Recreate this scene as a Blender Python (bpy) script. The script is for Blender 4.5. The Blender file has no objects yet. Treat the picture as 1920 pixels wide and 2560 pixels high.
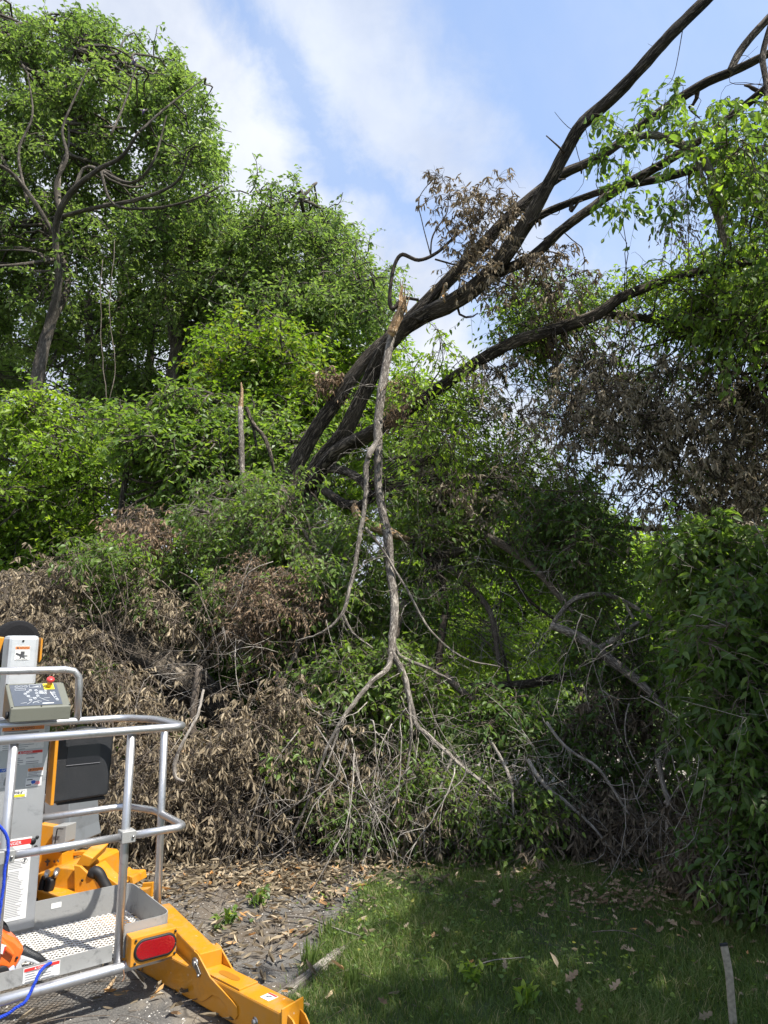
import bpy, math, numpy as np
from mathutils import Vector
C = bpy.context.scene
RS = np.random.RandomState(7)
rad = math.radians
# ------------------------------------------------------------------ camera
F_PX = 1775.0; PITCH = math.atan(320/1775.0); CAMH = 1.75
cd = bpy.data.cameras.new('camera'); cam = bpy.data.objects.new('camera', cd); C.collection.objects.link(cam)
cd.sensor_fit = 'VERTICAL'; cd.sensor_height = 36; cd.sensor_width = 27; cd.lens = F_PX/2560*36
cd.clip_start = .05; cd.clip_end = 3000
cam.location = (0, 0, CAMH); cam.rotation_euler = (rad(90)+PITCH, 0, 0)
C.camera = cam
C.render.resolution_x = 768; C.render.resolution_y = 1024
C.view_settings.view_transform = 'Standard'; C.view_settings.look = 'None'
C.view_settings.exposure = 1.15; C.view_settings.gamma = 1
# ------------------------------------------------------------------ sun and sky
SUN_AZ, SUN_EL = rad(121), rad(58)          # azimuth clockwise from +Y (straight ahead)
sl = bpy.data.lights.new('sun', 'SUN'); sl.energy = 4.5; sl.angle = rad(.55); sl.color = (1, .955, .88)
so = bpy.data.objects.new('sun', sl); C.collection.objects.link(so)
sdir = Vector((math.sin(SUN_AZ)*math.cos(SUN_EL), math.cos(SUN_AZ)*math.cos(SUN_EL), math.sin(SUN_EL)))
so.rotation_euler = sdir.to_track_quat('Z', 'Y').to_euler(); so.location = sdir*60
W = bpy.data.worlds.new('World'); C.world = W; W.use_nodes = True
nt = W.node_tree; nt.nodes.clear()
def N(nt, t, **k):
    n = nt.nodes.new(t)
    for a, b in k.items():
        if hasattr(n, a): setattr(n, a, b)
    return n
def M_(nt, op, a, b=None, c=None, clamp=False):
    n = nt.nodes.new('ShaderNodeMath'); n.operation = op; n.use_clamp = clamp
    for i, v in enumerate((a, b, c)):
        if v is None: continue
        if isinstance(v, (int, float)): n.inputs[i].default_value = v
        else: nt.links.new(v, n.inputs[i])
    return n.outputs[0]
def smooth_(nt, v, a, b):
    n = nt.nodes.new('ShaderNodeMapRange'); n.interpolation_type = 'SMOOTHSTEP'
    nt.links.new(v, n.inputs[0]); n.inputs[1].default_value = a; n.inputs[2].default_value = b
    n.inputs[3].default_value = 0; n.inputs[4].default_value = 1
    return n.outputs[0]
def noise_(nt, vec, scale, detail=5, rough=.55, dist=0):
    n = nt.nodes.new('ShaderNodeTexNoise'); n.inputs['Scale'].default_value = scale
    n.inputs['Detail'].default_value = detail; n.inputs['Roughness'].default_value = rough
    n.inputs['Distortion'].default_value = dist
    if vec is not None: nt.links.new(vec, n.inputs['Vector'])
    return n.outputs[0]
def mixc(nt, f, a, b, blend='MIX'):
    n = nt.nodes.new('ShaderNodeMix'); n.data_type = 'RGBA'; n.blend_type = blend
    for i, v in ((0, f), (6, a), (7, b)):
        if isinstance(v, (int, float)): n.inputs[i].default_value = v
        elif isinstance(v, (tuple, list)): n.inputs[i].default_value = (*v, 1) if len(v) == 3 else v
        else: nt.links.new(v, n.inputs[i])
    return n.outputs[2]
sky = N(nt, 'ShaderNodeTexSky', sky_type='NISHITA', sun_disc=False)
sky.sun_elevation = SUN_EL; sky.sun_rotation = SUN_AZ; sky.air_density = 1.0; sky.dust_density = 1.2; sky.ozone_density = 1.2
tc = N(nt, 'ShaderNodeTexCoord'); sp = N(nt, 'ShaderNodeSeparateXYZ'); nt.links.new(tc.outputs['Generated'], sp.inputs[0])
yy = M_(nt, 'MAXIMUM', sp.outputs[1], .12)
X = M_(nt, 'DIVIDE', sp.outputs[0], yy); E = M_(nt, 'DIVIDE', sp.outputs[2], yy)
warp = noise_(nt, tc.outputs['Generated'], 2.6, 8, .60, .4)
fine = noise_(nt, tc.outputs['Generated'], 9.0, 8, .62, .3)
w1 = M_(nt, 'MULTIPLY', M_(nt, 'SUBTRACT', warp, .5), .62)
w2 = M_(nt, 'MULTIPLY', M_(nt, 'SUBTRACT', fine, .5), .34)
t = M_(nt, 'ADD', M_(nt, 'ADD', M_(nt, 'MULTIPLY', X, 1.445), E), M_(nt, 'ADD', w1, w2))
c1 = M_(nt, 'SUBTRACT', 1.0, smooth_(nt, t, .55, .75))
c2 = M_(nt, 'MULTIPLY', smooth_(nt, t, .68, .86), M_(nt, 'SUBTRACT', 1.0, smooth_(nt, t, .92, 1.20)))
low = M_(nt, 'MULTIPLY', M_(nt, 'SUBTRACT', 1.0, smooth_(nt, E, .30, .72)), .45)
c2 = M_(nt, 'MULTIPLY', c2, .80)
veil = smooth_(nt, noise_(nt, tc.outputs['Generated'], 2.0, 6, .6, .5), .40, .72)
m = M_(nt, 'MAXIMUM', M_(nt, 'MAXIMUM', c1, c2), M_(nt, 'ADD', low, M_(nt, 'MULTIPLY', veil, .22)), clamp=True)
dens = smooth_(nt, noise_(nt, tc.outputs['Generated'], 4.2, 7, .6, .2), .30, .72)
ccol = mixc(nt, dens, (2.25, 2.5, 3.05), (3.25, 3.4, 3.65))
pale = mixc(nt, .42, sky.outputs[0], (1.75, 2.4, 3.75))
col = mixc(nt, m, pale, ccol)
bg = N(nt, 'ShaderNodeBackground'); bg.inputs[1].default_value = .135
nt.links.new(col, bg.inputs[0])
wo = N(nt, 'ShaderNodeOutputWorld'); nt.links.new(bg.outputs[0], wo.inputs[0])
C.cycles.max_bounces = 7; C.cycles.diffuse_bounces = 4; C.cycles.glossy_bounces = 3; C.cycles.transmission_bounces = 4
C.cycles.sample_clamp_indirect = 6
# ------------------------------------------------------------------ picture-to-place helpers
V = 1920/1659.0
def ray(px, py):
    x = (px-960)/F_PX; u = (1280-py)/F_PX; c, s = math.cos(PITCH), math.sin(PITCH)
    return np.array([x, c-u*s, s+u*c])
def P(vx, vy, Y):                     # point at distance Y in front, seen at (vx, vy)
    d = ray(vx*V, vy*V); return np.array([0, 0, CAMH]) + d*(Y/d[1])
def Pz(px, py, z):
    d = ray(px, py); return np.array([0, 0, CAMH]) + d*((z-CAMH)/d[2])
def wr(rv, Y): return rv*V/F_PX*Y*1.05
def unit(a): return a/np.maximum(np.linalg.norm(a, axis=-1, keepdims=True), 1e-9)
# ------------------------------------------------------------------ mesh collector
class Geo:
    def __init__(s): s.v=[]; s.f=[]; s.n=0; s.uv=[]; s.r=[]; s.sm=[]
    def add(s, v, faces, uv=None, rnd=None, smooth=False):
        v = np.asarray(v, float).reshape(-1, 3); s.v.append(v)
        s.r.append(np.full(len(v), .5) if rnd is None else np.asarray(rnd, float))
        for i, f in enumerate(faces):
            f = np.asarray(f, int)
            if len(f) == 0: continue
            s.f.append(f+s.n)
            s.uv.append(np.zeros((f.size, 2)) if uv is None else np.asarray(uv[i]).reshape(-1, 2))
            s.sm.append(np.full(len(f), smooth))
        s.n += len(v)
    def empty(s): return s.n == 0
    def mesh(s, name, off=(0, 0, 0)):
        me = bpy.data.meshes.new(name)
        v = np.concatenate(s.v)-np.array(off)
        me.vertices.add(len(v)); me.vertices.foreach_set('co', v.ravel().astype(np.float32))
        loops = np.concatenate([f.ravel() for f in s.f])
        sizes = np.concatenate([np.full(len(f), f.shape[1]) for f in s.f])
        st = np.concatenate([[0], np.cumsum(sizes)[:-1]])
        me.loops.add(len(loops)); me.loops.foreach_set('vertex_index', loops.astype(np.int32))
        me.polygons.add(len(sizes)); me.polygons.foreach_set('loop_start', st.astype(np.int32))
        me.polygons.foreach_set('use_smooth', np.concatenate(s.sm))
        uvl = me.uv_layers.new(name='UVMap'); uvl.data.foreach_set('uv', np.concatenate(s.uv).ravel().astype(np.float32))
        a = me.attributes.new('rnd', 'FLOAT', 'POINT'); a.data.foreach_set('value', np.concatenate(s.r).astype(np.float32))
        me.update(calc_edges=True)
        return me
def tag(o, label=None, cat=None, group=None, kind=None):
    if label: o['label'] = label
    if cat: o['category'] = cat
    if group: o['group'] = group
    if kind: o['kind'] = kind
    return o
def thing(name, label, cat, loc, group=None):
    o = bpy.data.objects.new(name, None); o.empty_display_size = .2; C.collection.objects.link(o)
    o.location = tuple(float(x) for x in loc); return tag(o, label, cat, group)
def rootloc(p):
    while p.parent: p = p.parent
    return tuple(p.location)
def obj(name, geo, mat, parent=None, label=None, bevel=0, kind=None):
    off = rootloc(parent) if parent else (0, 0, 0)
    me = geo.mesh(name, off); me.materials.append(mat)
    o = bpy.data.objects.new(name, me); C.collection.objects.link(o)
    if parent: o.parent = parent
    if label: o['label'] = label
    if kind: o['kind'] = kind
    if bevel:
        b = o.modifiers.new('bevel', 'BEVEL'); b.width = bevel; b.segments = 2; b.limit_method = 'ANGLE'; b.angle_limit = rad(40)
    return o
# ------------------------------------------------------------------ tubes
def catmull(pts, n):
    p = np.asarray(pts, float)
    if len(p) < 3:
        t = np.linspace(0, 1, n)[:, None]; return p[0]*(1-t)+p[-1]*t
    q = np.vstack([2*p[0]-p[1], p, 2*p[-1]-p[-2]])
    seg = np.linalg.norm(np.diff(p[:, :3], axis=0), axis=1); cum = np.concatenate([[0], np.cumsum(seg)]); tt = np.linspace(0, cum[-1], n)
    out = []
    for t in tt:
        i = min(np.searchsorted(cum, t, 'right')-1, len(p)-2); u = (t-cum[i])/max(seg[i], 1e-9)
        a, b, c, d = q[i], q[i+1], q[i+2], q[i+3]
        out.append(.5*((2*b)+(-a+c)*u+(2*a-5*b+4*c-d)*u*u+(-a+3*b-3*c+d)*u**3))
    return np.array(out)
def tubes(geo, P_, R_, S=4, rough=0, cap=True, rnd=None, smooth=True):
    P_ = np.asarray(P_, float); R_ = np.asarray(R_, float)
    if P_.ndim == 2: P_ = P_[None]; R_ = np.broadcast_to(R_, P_.shape[1])[None]
    n, K = P_.shape[:2]; R_ = np.broadcast_to(R_, (n, K))
    T = unit(np.gradient(P_, axis=1))
    ref = np.where(np.abs(T[:, :1, 2:3]) > .9, np.array([[[1., 0, 0]]]), np.array([[[0, 0, 1.]]]))
    A = np.zeros_like(T); a = unit(np.cross(T[:, 0], ref[:, 0])); A[:, 0] = a
    for k in range(1, K):
        a = unit(a - T[:, k]*np.sum(a*T[:, k], -1, keepdims=True)); A[:, k] = a
    B = np.cross(T, A)
    ang = np.arange(S)*2*math.pi/S
    rr = R_[:, :, None]*np.ones(S)
    if rough:
        rr = rr*(1+rough*(RS.rand(n, K, S)-.5)+rough*.8*np.sin(ang*3+np.linspace(0, 5, K)[None, :, None]+RS.rand()*6))
    ring = P_[:, :, None]+rr[..., None]*(np.cos(ang)[None, None, :, None]*A[:, :, None]+np.sin(ang)[None, None, :, None]*B[:, :, None])
    k = np.arange(K-1)[:, None]; j = np.arange(S)[None]
    q = np.stack([k*S+j, k*S+(j+1) % S, (k+1)*S+(j+1) % S, (k+1)*S+j], -1).reshape(-1, 4)
    F = (q[None]+(np.arange(n)*K*S)[:, None, None]).reshape(-1, 4)
    L = np.concatenate([np.zeros((n, 1)), np.cumsum(np.linalg.norm(np.diff(P_, axis=1), axis=-1), 1)], 1)
    circ = 2*math.pi*R_.max(1)
    u0 = np.broadcast_to((j/S), (K-1, S)); u1 = np.broadcast_to(((j+1)/S), (K-1, S))
    U = np.stack([u0, u1, u1, u0], -1)[None]*circ[:, None, None, None]
    Vv = np.stack([L[:, :-1], L[:, :-1], L[:, 1:], L[:, 1:]], -1)[:, :, None, :]*np.ones((1, 1, S, 1))
    off = RS.rand(n, 1, 1, 1)*7
    uv = np.stack([U*np.ones((n, 1, 1, 1))+off, Vv+off], -1).reshape(-1, 2)
    rv = np.repeat(RS.rand(n) if rnd is None else np.broadcast_to(rnd, n), K*S)
    fs = [F]; uvs = [uv]
    if cap and S <= 24:
        c0 = (np.arange(n)[:, None]*K*S+np.arange(S)[None, ::-1]); c1 = (np.arange(n)[:, None]*K*S+(K-1)*S+np.arange(S)[None])
        fs += [c0, c1]; uvs += [np.zeros((c0.size, 2)), np.zeros((c1.size, 2))]
    geo.add(ring.reshape(-1, 3), fs, uvs, rv, smooth)
def tube(geo, pts, r, S=10, n=None, rough=0, smooth=True):
    pts = np.asarray(pts, float); r = np.broadcast_to(np.asarray(r, float), len(pts))
    if n:
        q = catmull(np.column_stack([pts, r*0]), n)[:, :3]
        d0 = np.concatenate([[0], np.cumsum(np.linalg.norm(np.diff(pts, axis=0), axis=1))]); t = np.linspace(0, d0[-1], n)
        r = np.interp(t, d0, r); pts = q
    tubes(geo, pts[None], r[None], S, rough, smooth=smooth)
# ------------------------------------------------------------------ leaves
SM = (np.array([[0,0,0],[.5,-.5,.10],[1,0,-.06],[.42,.5,.10]]), [np.array([[0,1,2],[0,2,3]])])
OV = (np.array([[0,0,0],[.28,-.44,.05],[.28,0,-.02],[.28,.44,.05],[.64,-.36,-.02],[.64,0,-.08],[.64,.36,-.02],[1,0,-.24]]),
      [np.array([[0,1,2],[0,2,3],[4,7,5],[5,7,6]]), np.array([[1,4,5,2],[2,5,6,3]])])
DEAD = (np.array([[0,0,0],[.22,-.42,.10],[.25,0,-.02],[.22,.30,.16],[.62,-.30,.20],[.62,0,.04],[.66,.36,.10],[1,.12,.16]]), OV[1])
OAK = (np.array([[0,0,0],[.15,-.12,.05],[.30,-.48,.12],[.42,-.16,.02],[.58,-.46,.1],[.70,-.15,.02],[.85,-.25,.1],[1,0,.16],[.85,.25,.05],[.70,.15,0],[.58,.46,.2],[.42,.16,0],[.30,.48,.15],[.15,.12,.03],[.5,0,-.03]]),
       [np.array([[i, i+1, 14] for i in range(13)]+[[13, 0, 14]])])
def leaves(geo, base, axis, normal, L, Wd, tpl=OV, rnd=None):
    n = len(base)
    if n == 0: return
    axis = unit(axis); side = unit(np.cross(axis, normal)); nor = np.cross(side, axis)
    tv, tf = tpl; L = np.broadcast_to(L, n)[:, None, None]; Wd = np.broadcast_to(Wd, n)[:, None, None]
    v = base[:, None]+tv[None, :, 0:1]*L*axis[:, None]+tv[None, :, 1:2]*Wd*side[:, None]+tv[None, :, 2:3]*L*nor[:, None]
    k = len(tv); off = (np.arange(n)*k)
    r = RS.rand(n) if rnd is None else rnd
    geo.add(v.reshape(-1, 3), [(f[None]+off[:, None, None]).reshape(-1, f.shape[1]) for f in tf], None, np.repeat(r, k))
KIND = {  # template, length, width ratio, droop, spread, gravity on twig
 'far':   dict(t=SM, L=.165, w=.50, dr=.35, up=1.0),
 'mid':   dict(t=SM, L=.125, w=.52, dr=.35, up=1.0),
 'near':  dict(t=OV, L=.070, w=.50, dr=.45, up=.8),
 'big':   dict(t=OV, L=.088, w=.52, dr=.5, up=.6),
 'dead':  dict(t=DEAD, L=.078, w=.30, dr=1.5, up=.0),
 'curl':  dict(t=DEAD, L=.052, w=.34, dr=.9, up=.0),
}
def twig_leaves(gl, P_, kind, m, rndc, scale=1.0):
    """leaves along the twigs P_ (n,K,3)"""
    k = KIND[kind]; n, K = P_.shape[:2]
    t = np.broadcast_to(np.linspace(.12 if kind not in ('dead',) else .70, 1, m)[None], (n, m)) + (RS.rand(n, m)-.5)*.12
    t = np.clip(t, 0, 1)*(K-1); i = np.minimum(t.astype(int), K-2); u = (t-i)[..., None]
    idx = np.arange(n)[:, None]
    b = P_[idx, i]*(1-u)+P_[idx, i+1]*u; tan = unit(P_[idx, i+1]-P_[idx, i])
    sd = unit(np.cross(tan, np.array([0, 0, 1.])+RS.randn(n, m, 3)*.25)); sgn = np.where((np.arange(m) % 2) == 0, 1, -1)[None, :, None]
    ax = tan*.55+sd*sgn*.85+np.array([0, 0, -1.])*k['dr']+RS.randn(n, m, 3)*(.33 if kind != 'dead' else .62)
    nor = np.array([0, 0, 1.])*k['up']+RS.randn(n, m, 3)*.45+sd*.001
    if k['up'] == 0: nor = RS.randn(n, m, 3)
    L = k['L']*scale*(.62+.62*RS.rand(n, m))
    r = np.clip(np.broadcast_to(np.asarray(rndc)[:, None], (n, m))*.55+RS.rand(n, m)*.45, 0, 1)
    leaves(gl, b.reshape(-1, 3), ax.reshape(-1, 3), nor.reshape(-1, 3), L.ravel(), (L*k['w']*(.8+.4*RS.rand(n, m))).ravel(), k['t'], r.ravel())
def fan(origins, dirs, L, K=5, grav=.15, wob=.12):
    n = len(origins); t = np.linspace(0, 1, K)[None, :, None]; L = np.broadcast_to(L, n)[:, None, None]
    wb = RS.randn(n, 1, 3)*wob; wb2 = RS.randn(n, 1, 3)*wob*.6
    return origins[:, None]+unit(dirs)[:, None]*L*t+np.array([0, 0, -1.])*L*grav*t**2+wb*L*np.sin(t*math.pi)*.8+wb2*L*np.sin(t*2*math.pi)*.6
def clumps(gs, gl, cen, R, anchors, kind, nsub=16, ntw=7, m=7, Ltw=.5, grav=.2, limb=.03, scale=1., flat=.8, keep=.0, bare=1.0, twr=.004):
    """limbs from the nearest anchor to each centre, boughs inside each clump, twigs and leaves on them"""
    cen = np.asarray(cen, float); n = len(cen); R = np.broadcast_to(R, n).astype(float)
    if n == 0: return
    A = np.asarray(anchors, float)
    if limb > 0:
        d = np.linalg.norm(cen[:, None]-A[None], axis=-1)+.8*np.maximum(A[None, :, 2]-cen[:, None, 2], 0)
        a = A[np.argmin(d, 1)]; D = cen-a; Ld = np.linalg.norm(D, axis=1)
        K = 9; t = np.linspace(0, 1, K)[None, :, None]
        path = a[:, None]+D[:, None]*t+np.array([0, 0, 1.])*(Ld[:, None, None]*.10)*np.sin(t*math.pi)+RS.randn(n, 1, 3)*.07*Ld[:, None, None]*np.sin(t*math.pi)+RS.randn(n, 1, 3)*.05*Ld[:, None, None]*np.sin(2*t*math.pi)+RS.randn(n, K, 3)*.012*Ld[:, None, None]
        rr = limb*(.5+.5*np.minimum(Ld/3, 1.6))[:, None]*np.linspace(1, .35, K)[None]
        tubes(gs, path, rr, 6, 0)
    N2 = n*nsub; c2 = np.repeat(cen, nsub, 0); R2 = np.repeat(R, nsub)
    dr = unit(RS.randn(N2, 3)); dr[:, 2] = dr[:, 2]*flat+.08
    st = c2+RS.randn(N2, 3)*R2[:, None]*.16
    sub = fan(st, dr, R2*(.55+.45*RS.rand(N2)), 6, grav, .16)
    tubes(gs, sub, limb_r(R2, twr*2.2)[:, None]*np.linspace(1, .4, 6)[None], 4)
    cr = np.repeat(RS.rand(n), nsub)*.6+RS.rand(N2)*.4
    N3 = N2*ntw; s3 = np.repeat(sub, ntw, 0); t = (.25+.75*RS.rand(N3))*5; i = np.minimum(t.astype(int), 4); u = (t-i)[:, None]
    ix = np.arange(N3); b = s3[ix, i]*(1-u)+s3[ix, i+1]*u; tn = unit(s3[ix, i+1]-s3[ix, i])
    tw = fan(b, tn*.7+RS.randn(N3, 3)*.75, Ltw*(.5+.7*RS.rand(N3)), 5, grav*1.5, .14)
    tubes(gs, tw, np.full((N3, 1), twr)*np.linspace(1, .45, 5)[None], 3, cap=False)
    lv = RS.rand(N3) < bare
    twig_leaves(gl, tw[lv], kind, m, np.repeat(cr, ntw)[lv], scale)
def limb_r(R, r): return r*(.6+.8*np.minimum(R, 1.5))
def inpoly(x, y, poly):
    c = False; j = len(poly)-1
    for i in range(len(poly)):
        if ((poly[i][1] > y) != (poly[j][1] > y)) and (x < (poly[j][0]-poly[i][0])*(y-poly[i][1])/(poly[j][1]-poly[i][1])+poly[i][0]): c = not c
        j = i
    return c
def scatter(poly, n, Y0, Y1, R, jit=.45, mind=.0, inset=.35):
    """clump centres spread through the volume whose outline is poly and whose depth is Y0..Y1"""
    xs = [p[0] for p in poly]; ys = [p[1] for p in poly]; out = []; rr = []; tries = 0; uvp = []
    while len(out) < n and tries < 20000:
        tries += 1
        x = RS.uniform(min(xs), max(xs)); y = RS.uniform(min(ys), max(ys)); Y = RS.uniform(Y0, Y1); r = R*RS.uniform(1-jit, 1+jit)
        rp = r/Y*F_PX/V*inset
        if not all(inpoly(x+a*rp, y+b*rp, poly) for a, b in ((0, 0), (1, 0), (-1, 0), (0, 1), (0, -1))): continue
        p = P(x, y, Y)
        if p[2]-r*.5 < 0.05 and p[2] < .15: continue
        if mind and out and np.min(np.linalg.norm(np.array(out)-p, axis=1)) < mind*r: continue
        out.append(p); rr.append(r)
    return np.array(out).reshape(-1, 3), np.array(rr)
def vpath(pts, n=None, end=None):
    """(vx, vy, Y, radius in picture px) -> world points and radii"""
    p = np.array([P(a, b, Y) for a, b, Y, r in pts]); r = np.array([wr(r, Y) for a, b, Y, r in pts])
    if n:
        d0 = np.concatenate([[0], np.cumsum(np.linalg.norm(np.diff(p, axis=0), axis=1))]); t = np.linspace(0, d0[-1], n)
        return catmull(p, n), np.interp(t, d0, r)
    return p, r
def stem(geo, pts, S=8, n=24, rough=.10, wig=.0):
    p, r = vpath(pts, n)
    if wig: p = p+np.cumsum(RS.randn(n, 3), 0)*wig*np.minimum(1, np.minimum(np.arange(n), n-1-np.arange(n))/4)[:, None]
    tubes(geo, p[None], r[None], S, rough); return p
# ------------------------------------------------------------------ materials
def mat(name):
    m = bpy.data.materials.new(name); m.use_nodes = True; nt = m.node_tree
    return m, nt, nt.nodes['Principled BSDF'], nt.nodes['Material Output']
def ramp(nt, fac, stops):
    r = nt.nodes.new('ShaderNodeValToRGB'); e = r.color_ramp.elements
    while len(e) < len(stops): e.new(.5)
    for i, (p, c) in enumerate(stops): e[i].position = p; e[i].color = (*c, 1)
    nt.links.new(fac, r.inputs[0]); return r.outputs[0]
def attr(nt):
    a = nt.nodes.new('ShaderNodeAttribute'); a.attribute_name = 'rnd'; return a.outputs['Fac']
def leafmat(name, stops, tr=.42, trc=(1.5, 1.55, .62), rough=.42, spec=.4):
    m, nt, b, o = mat(name); c = ramp(nt, attr(nt), stops); nt.links.new(c, b.inputs['Base Color'])
    b.inputs['Roughness'].default_value = rough; b.inputs['Specular IOR Level'].default_value = spec
    t = nt.nodes.new('ShaderNodeBsdfTranslucent'); nt.links.new(mixc(nt, 1.0, c, trc, 'MULTIPLY'), t.inputs[0])
    mx = nt.nodes.new('ShaderNodeMixShader'); mx.inputs[0].default_value = tr
    nt.links.new(b.outputs[0], mx.inputs[1]); nt.links.new(t.outputs[0], mx.inputs[2]); nt.links.new(mx.outputs[0], o.inputs[0]); return m
M = {}
M['oak'] = leafmat('oak_leaf', [(0, (.085, .135, .045)), (.45, (.145, .210, .062)), (1, (.25, .31, .095))], .58, (1.3, 1.42, .75))
M['mapleaf'] = leafmat('bright_leaf', [(0, (.10, .175, .028)), (.5, (.19, .29, .042)), (1, (.30, .38, .06))], .55)
M['yellowleaf'] = leafmat('yellow_green_leaf', [(0, (.080, .160, .018)), (.6, (.165, .255, .028)), (.9, (.26, .28, .04)), (1, (.34, .20, .04))], .46)
M['greenleaf'] = leafmat('fresh_green_leaf', [(0, (.070, .125, .032)), (.5, (.135, .215, .050)), (.93, (.21, .29, .06)), (1, (.34, .33, .06))], .52)
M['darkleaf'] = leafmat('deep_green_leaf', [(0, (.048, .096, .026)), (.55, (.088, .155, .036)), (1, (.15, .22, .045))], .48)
M['deadleaf'] = leafmat('dry_tan_leaf', [(0, (.095, .075, .050)), (.45, (.215, .175, .118)), (.90, (.43, .355, .245)), (1, (.46, .24, .08))], .22, (1.15, 1.0, .8), .8, .15)
M['umberleaf'] = leafmat('dry_umber_leaf', [(0, (.06, .048, .035)), (.6, (.155, .125, .09)), (1, (.28, .235, .17))], .16, (1.1, 1.0, .8), .8, .15)
M['greyleaf'] = leafmat('dry_grey_brown_leaf', [(0, (.14, .12, .09)), (.6, (.34, .295, .22)), (1, (.54, .47, .36))], .22, (1.1, 1.0, .8), .8, .15)
M['rustleaf'] = leafmat('dry_rust_leaf', [(0, (.13, .088, .055)), (.6, (.25, .18, .118)), (1, (.44, .33, .22))], .22, (1.15, 1.0, .8), .8, .15)
def barkmat(name, dark, light, k=1., bump=.9, patch=None):
    m, nt, b, o = mat(name)
    uv = nt.nodes.new('ShaderNodeUVMap'); mp = nt.nodes.new('ShaderNodeMapping'); mp.inputs['Scale'].default_value = (27*k, 6.5*k, 1)
    nt.links.new(uv.outputs[0], mp.inputs[0])
    n1 = noise_(nt, mp.outputs[0], 1.0, 6, .62, 1.1)
    mp2 = nt.nodes.new('ShaderNodeMapping'); mp2.inputs['Scale'].default_value = (90*k, 30*k, 1); nt.links.new(uv.outputs[0], mp2.inputs[0])
    n2 = noise_(nt, mp2.outputs[0], 1.0, 4, .6)
    ridge = M_(nt, 'ABSOLUTE', M_(nt, 'SUBTRACT', n1, .5)); ridge = smooth_(nt, ridge, .0, .13)
    g = nt.nodes.new('ShaderNodeTexCoord'); n3 = noise_(nt, g.outputs['Object'], 2.2, 4, .6)
    h = M_(nt, 'ADD', M_(nt, 'MULTIPLY', ridge, .75), M_(nt, 'MULTIPLY', n2, .45))
    c = mixc(nt, smooth_(nt, h, .25, 1.0), dark, light)
    c = mixc(nt, smooth_(nt, n3, .42, .68), c, patch or tuple(x*1.35 for x in light))
    c = mixc(nt, M_(nt, 'MULTIPLY', M_(nt, 'SUBTRACT', 1.0, ridge), .75), c, dark)
    nt.links.new(c, b.inputs['Base Color']); b.inputs['Roughness'].default_value = .92; b.inputs['Specular IOR Level'].default_value = .2
    bp = nt.nodes.new('ShaderNodeBump'); bp.inputs['Strength'].default_value = bump; bp.inputs['Distance'].default_value = .02
    nt.links.new(h, bp.inputs['Height']); nt.links.new(bp.outputs[0], b.inputs['Normal']); return m
M['bark'] = barkmat('furrowed_bark', (.026, .021, .016), (.17, .142, .108), .8, 1.0)
M['barkfar'] = barkmat('oak_bark', (.05, .042, .034), (.15, .13, .105), .6, .8)
M['barkgrey'] = barkmat('grey_bark', (.085, .072, .062), (.31, .28, .24), 1.5, .5)
M['twig'] = barkmat('twig_bark', (.07, .055, .042), (.19, .16, .13), 3, .3)
M['twigdark'] = barkmat('dark_twig_bark', (.03, .024, .019), (.10, .08, .062), 3, .3)
M['twigpale'] = barkmat('pale_twig_bark', (.16, .14, .12), (.36, .33, .29), 2, .3)
M['wood'] = barkmat('splintered_wood', (.36, .22, .11), (.72, .56, .37), 2.0, .8, (.62, .44, .26))
# ================================================================== ground
def sheet(name, poly, z, m, sub=1):
    g = Geo(); v = [(x, y, z) for x, y in poly]; g.add(v, [np.array([list(range(len(v)))])]); o = obj(name, g, m); o['kind'] = 'structure'; return o
def groundmat(name, stops, sc, bump=.3):
    m, nt, b, o = mat(name); g = nt.nodes.new('ShaderNodeTexCoord').outputs['Object']
    a = noise_(nt, g, sc, 8, .65); c = ramp(nt, a, stops); nt.links.new(c, b.inputs['Base Color']); b.inputs['Roughness'].default_value = .95
    f = noise_(nt, g, sc*14, 6, .7); bp = nt.nodes.new('ShaderNodeBump'); bp.inputs['Strength'].default_value = bump; bp.inputs['Distance'].default_value = .03
    nt.links.new(f, bp.inputs['Height']); nt.links.new(bp.outputs[0], b.inputs['Normal']); return m, nt, b, g
mg, *_ = groundmat('turf_soil', [(.3, (.028, .040, .014)), (.5, (.045, .070, .018)), (.62, (.060, .080, .026)), (.75, (.085, .070, .042))], 1.7, .8)
sheet('ground', [(-200, -40), (200, -40), (200, 400), (-200, 400)], 0, mg)
ma, nt, b, g = groundmat('old_asphalt', [(.3, (.080, .077, .072)), (.5, (.125, .119, .110)), (.75, (.175, .165, .148))], 2.2, .5)
vo = nt.nodes.new('ShaderNodeTexVoronoi'); vo.inputs['Scale'].default_value = 110; nt.links.new(g, vo.inputs['Vector'])
spk = ramp(nt, M_(nt, 'MULTIPLY', vo.outputs['Distance'], 1.0), [(.0, (1.4, 1.38, 1.32)), (.35, (1.03, 1.03, 1.02)), (.8, (.68, .68, .69))])
base = b.inputs['Base Color'].links[0].from_socket
c = mixc(nt, 1.0, base, spk, 'MULTIPLY')
dirt = smooth_(nt, noise_(nt, g, 1.1, 9, .68, .6), .46, .62)
c = mixc(nt, M_(nt, 'MULTIPLY', dirt, .8), c, (.105, .078, .050))
sand = smooth_(nt, noise_(nt, g, .8, 8, .7, 1.2), .56, .70); c = mixc(nt, M_(nt, 'MULTIPLY', sand, .55), c, (.27, .225, .165))
crack = nt.nodes.new('ShaderNodeTexVoronoi'); crack.feature = 'DISTANCE_TO_EDGE'; crack.inputs['Scale'].default_value = .9
nv = nt.nodes.new('ShaderNodeVectorMath'); nv.operation = 'ADD'; nt.links.new(g, nv.inputs[0])
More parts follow.
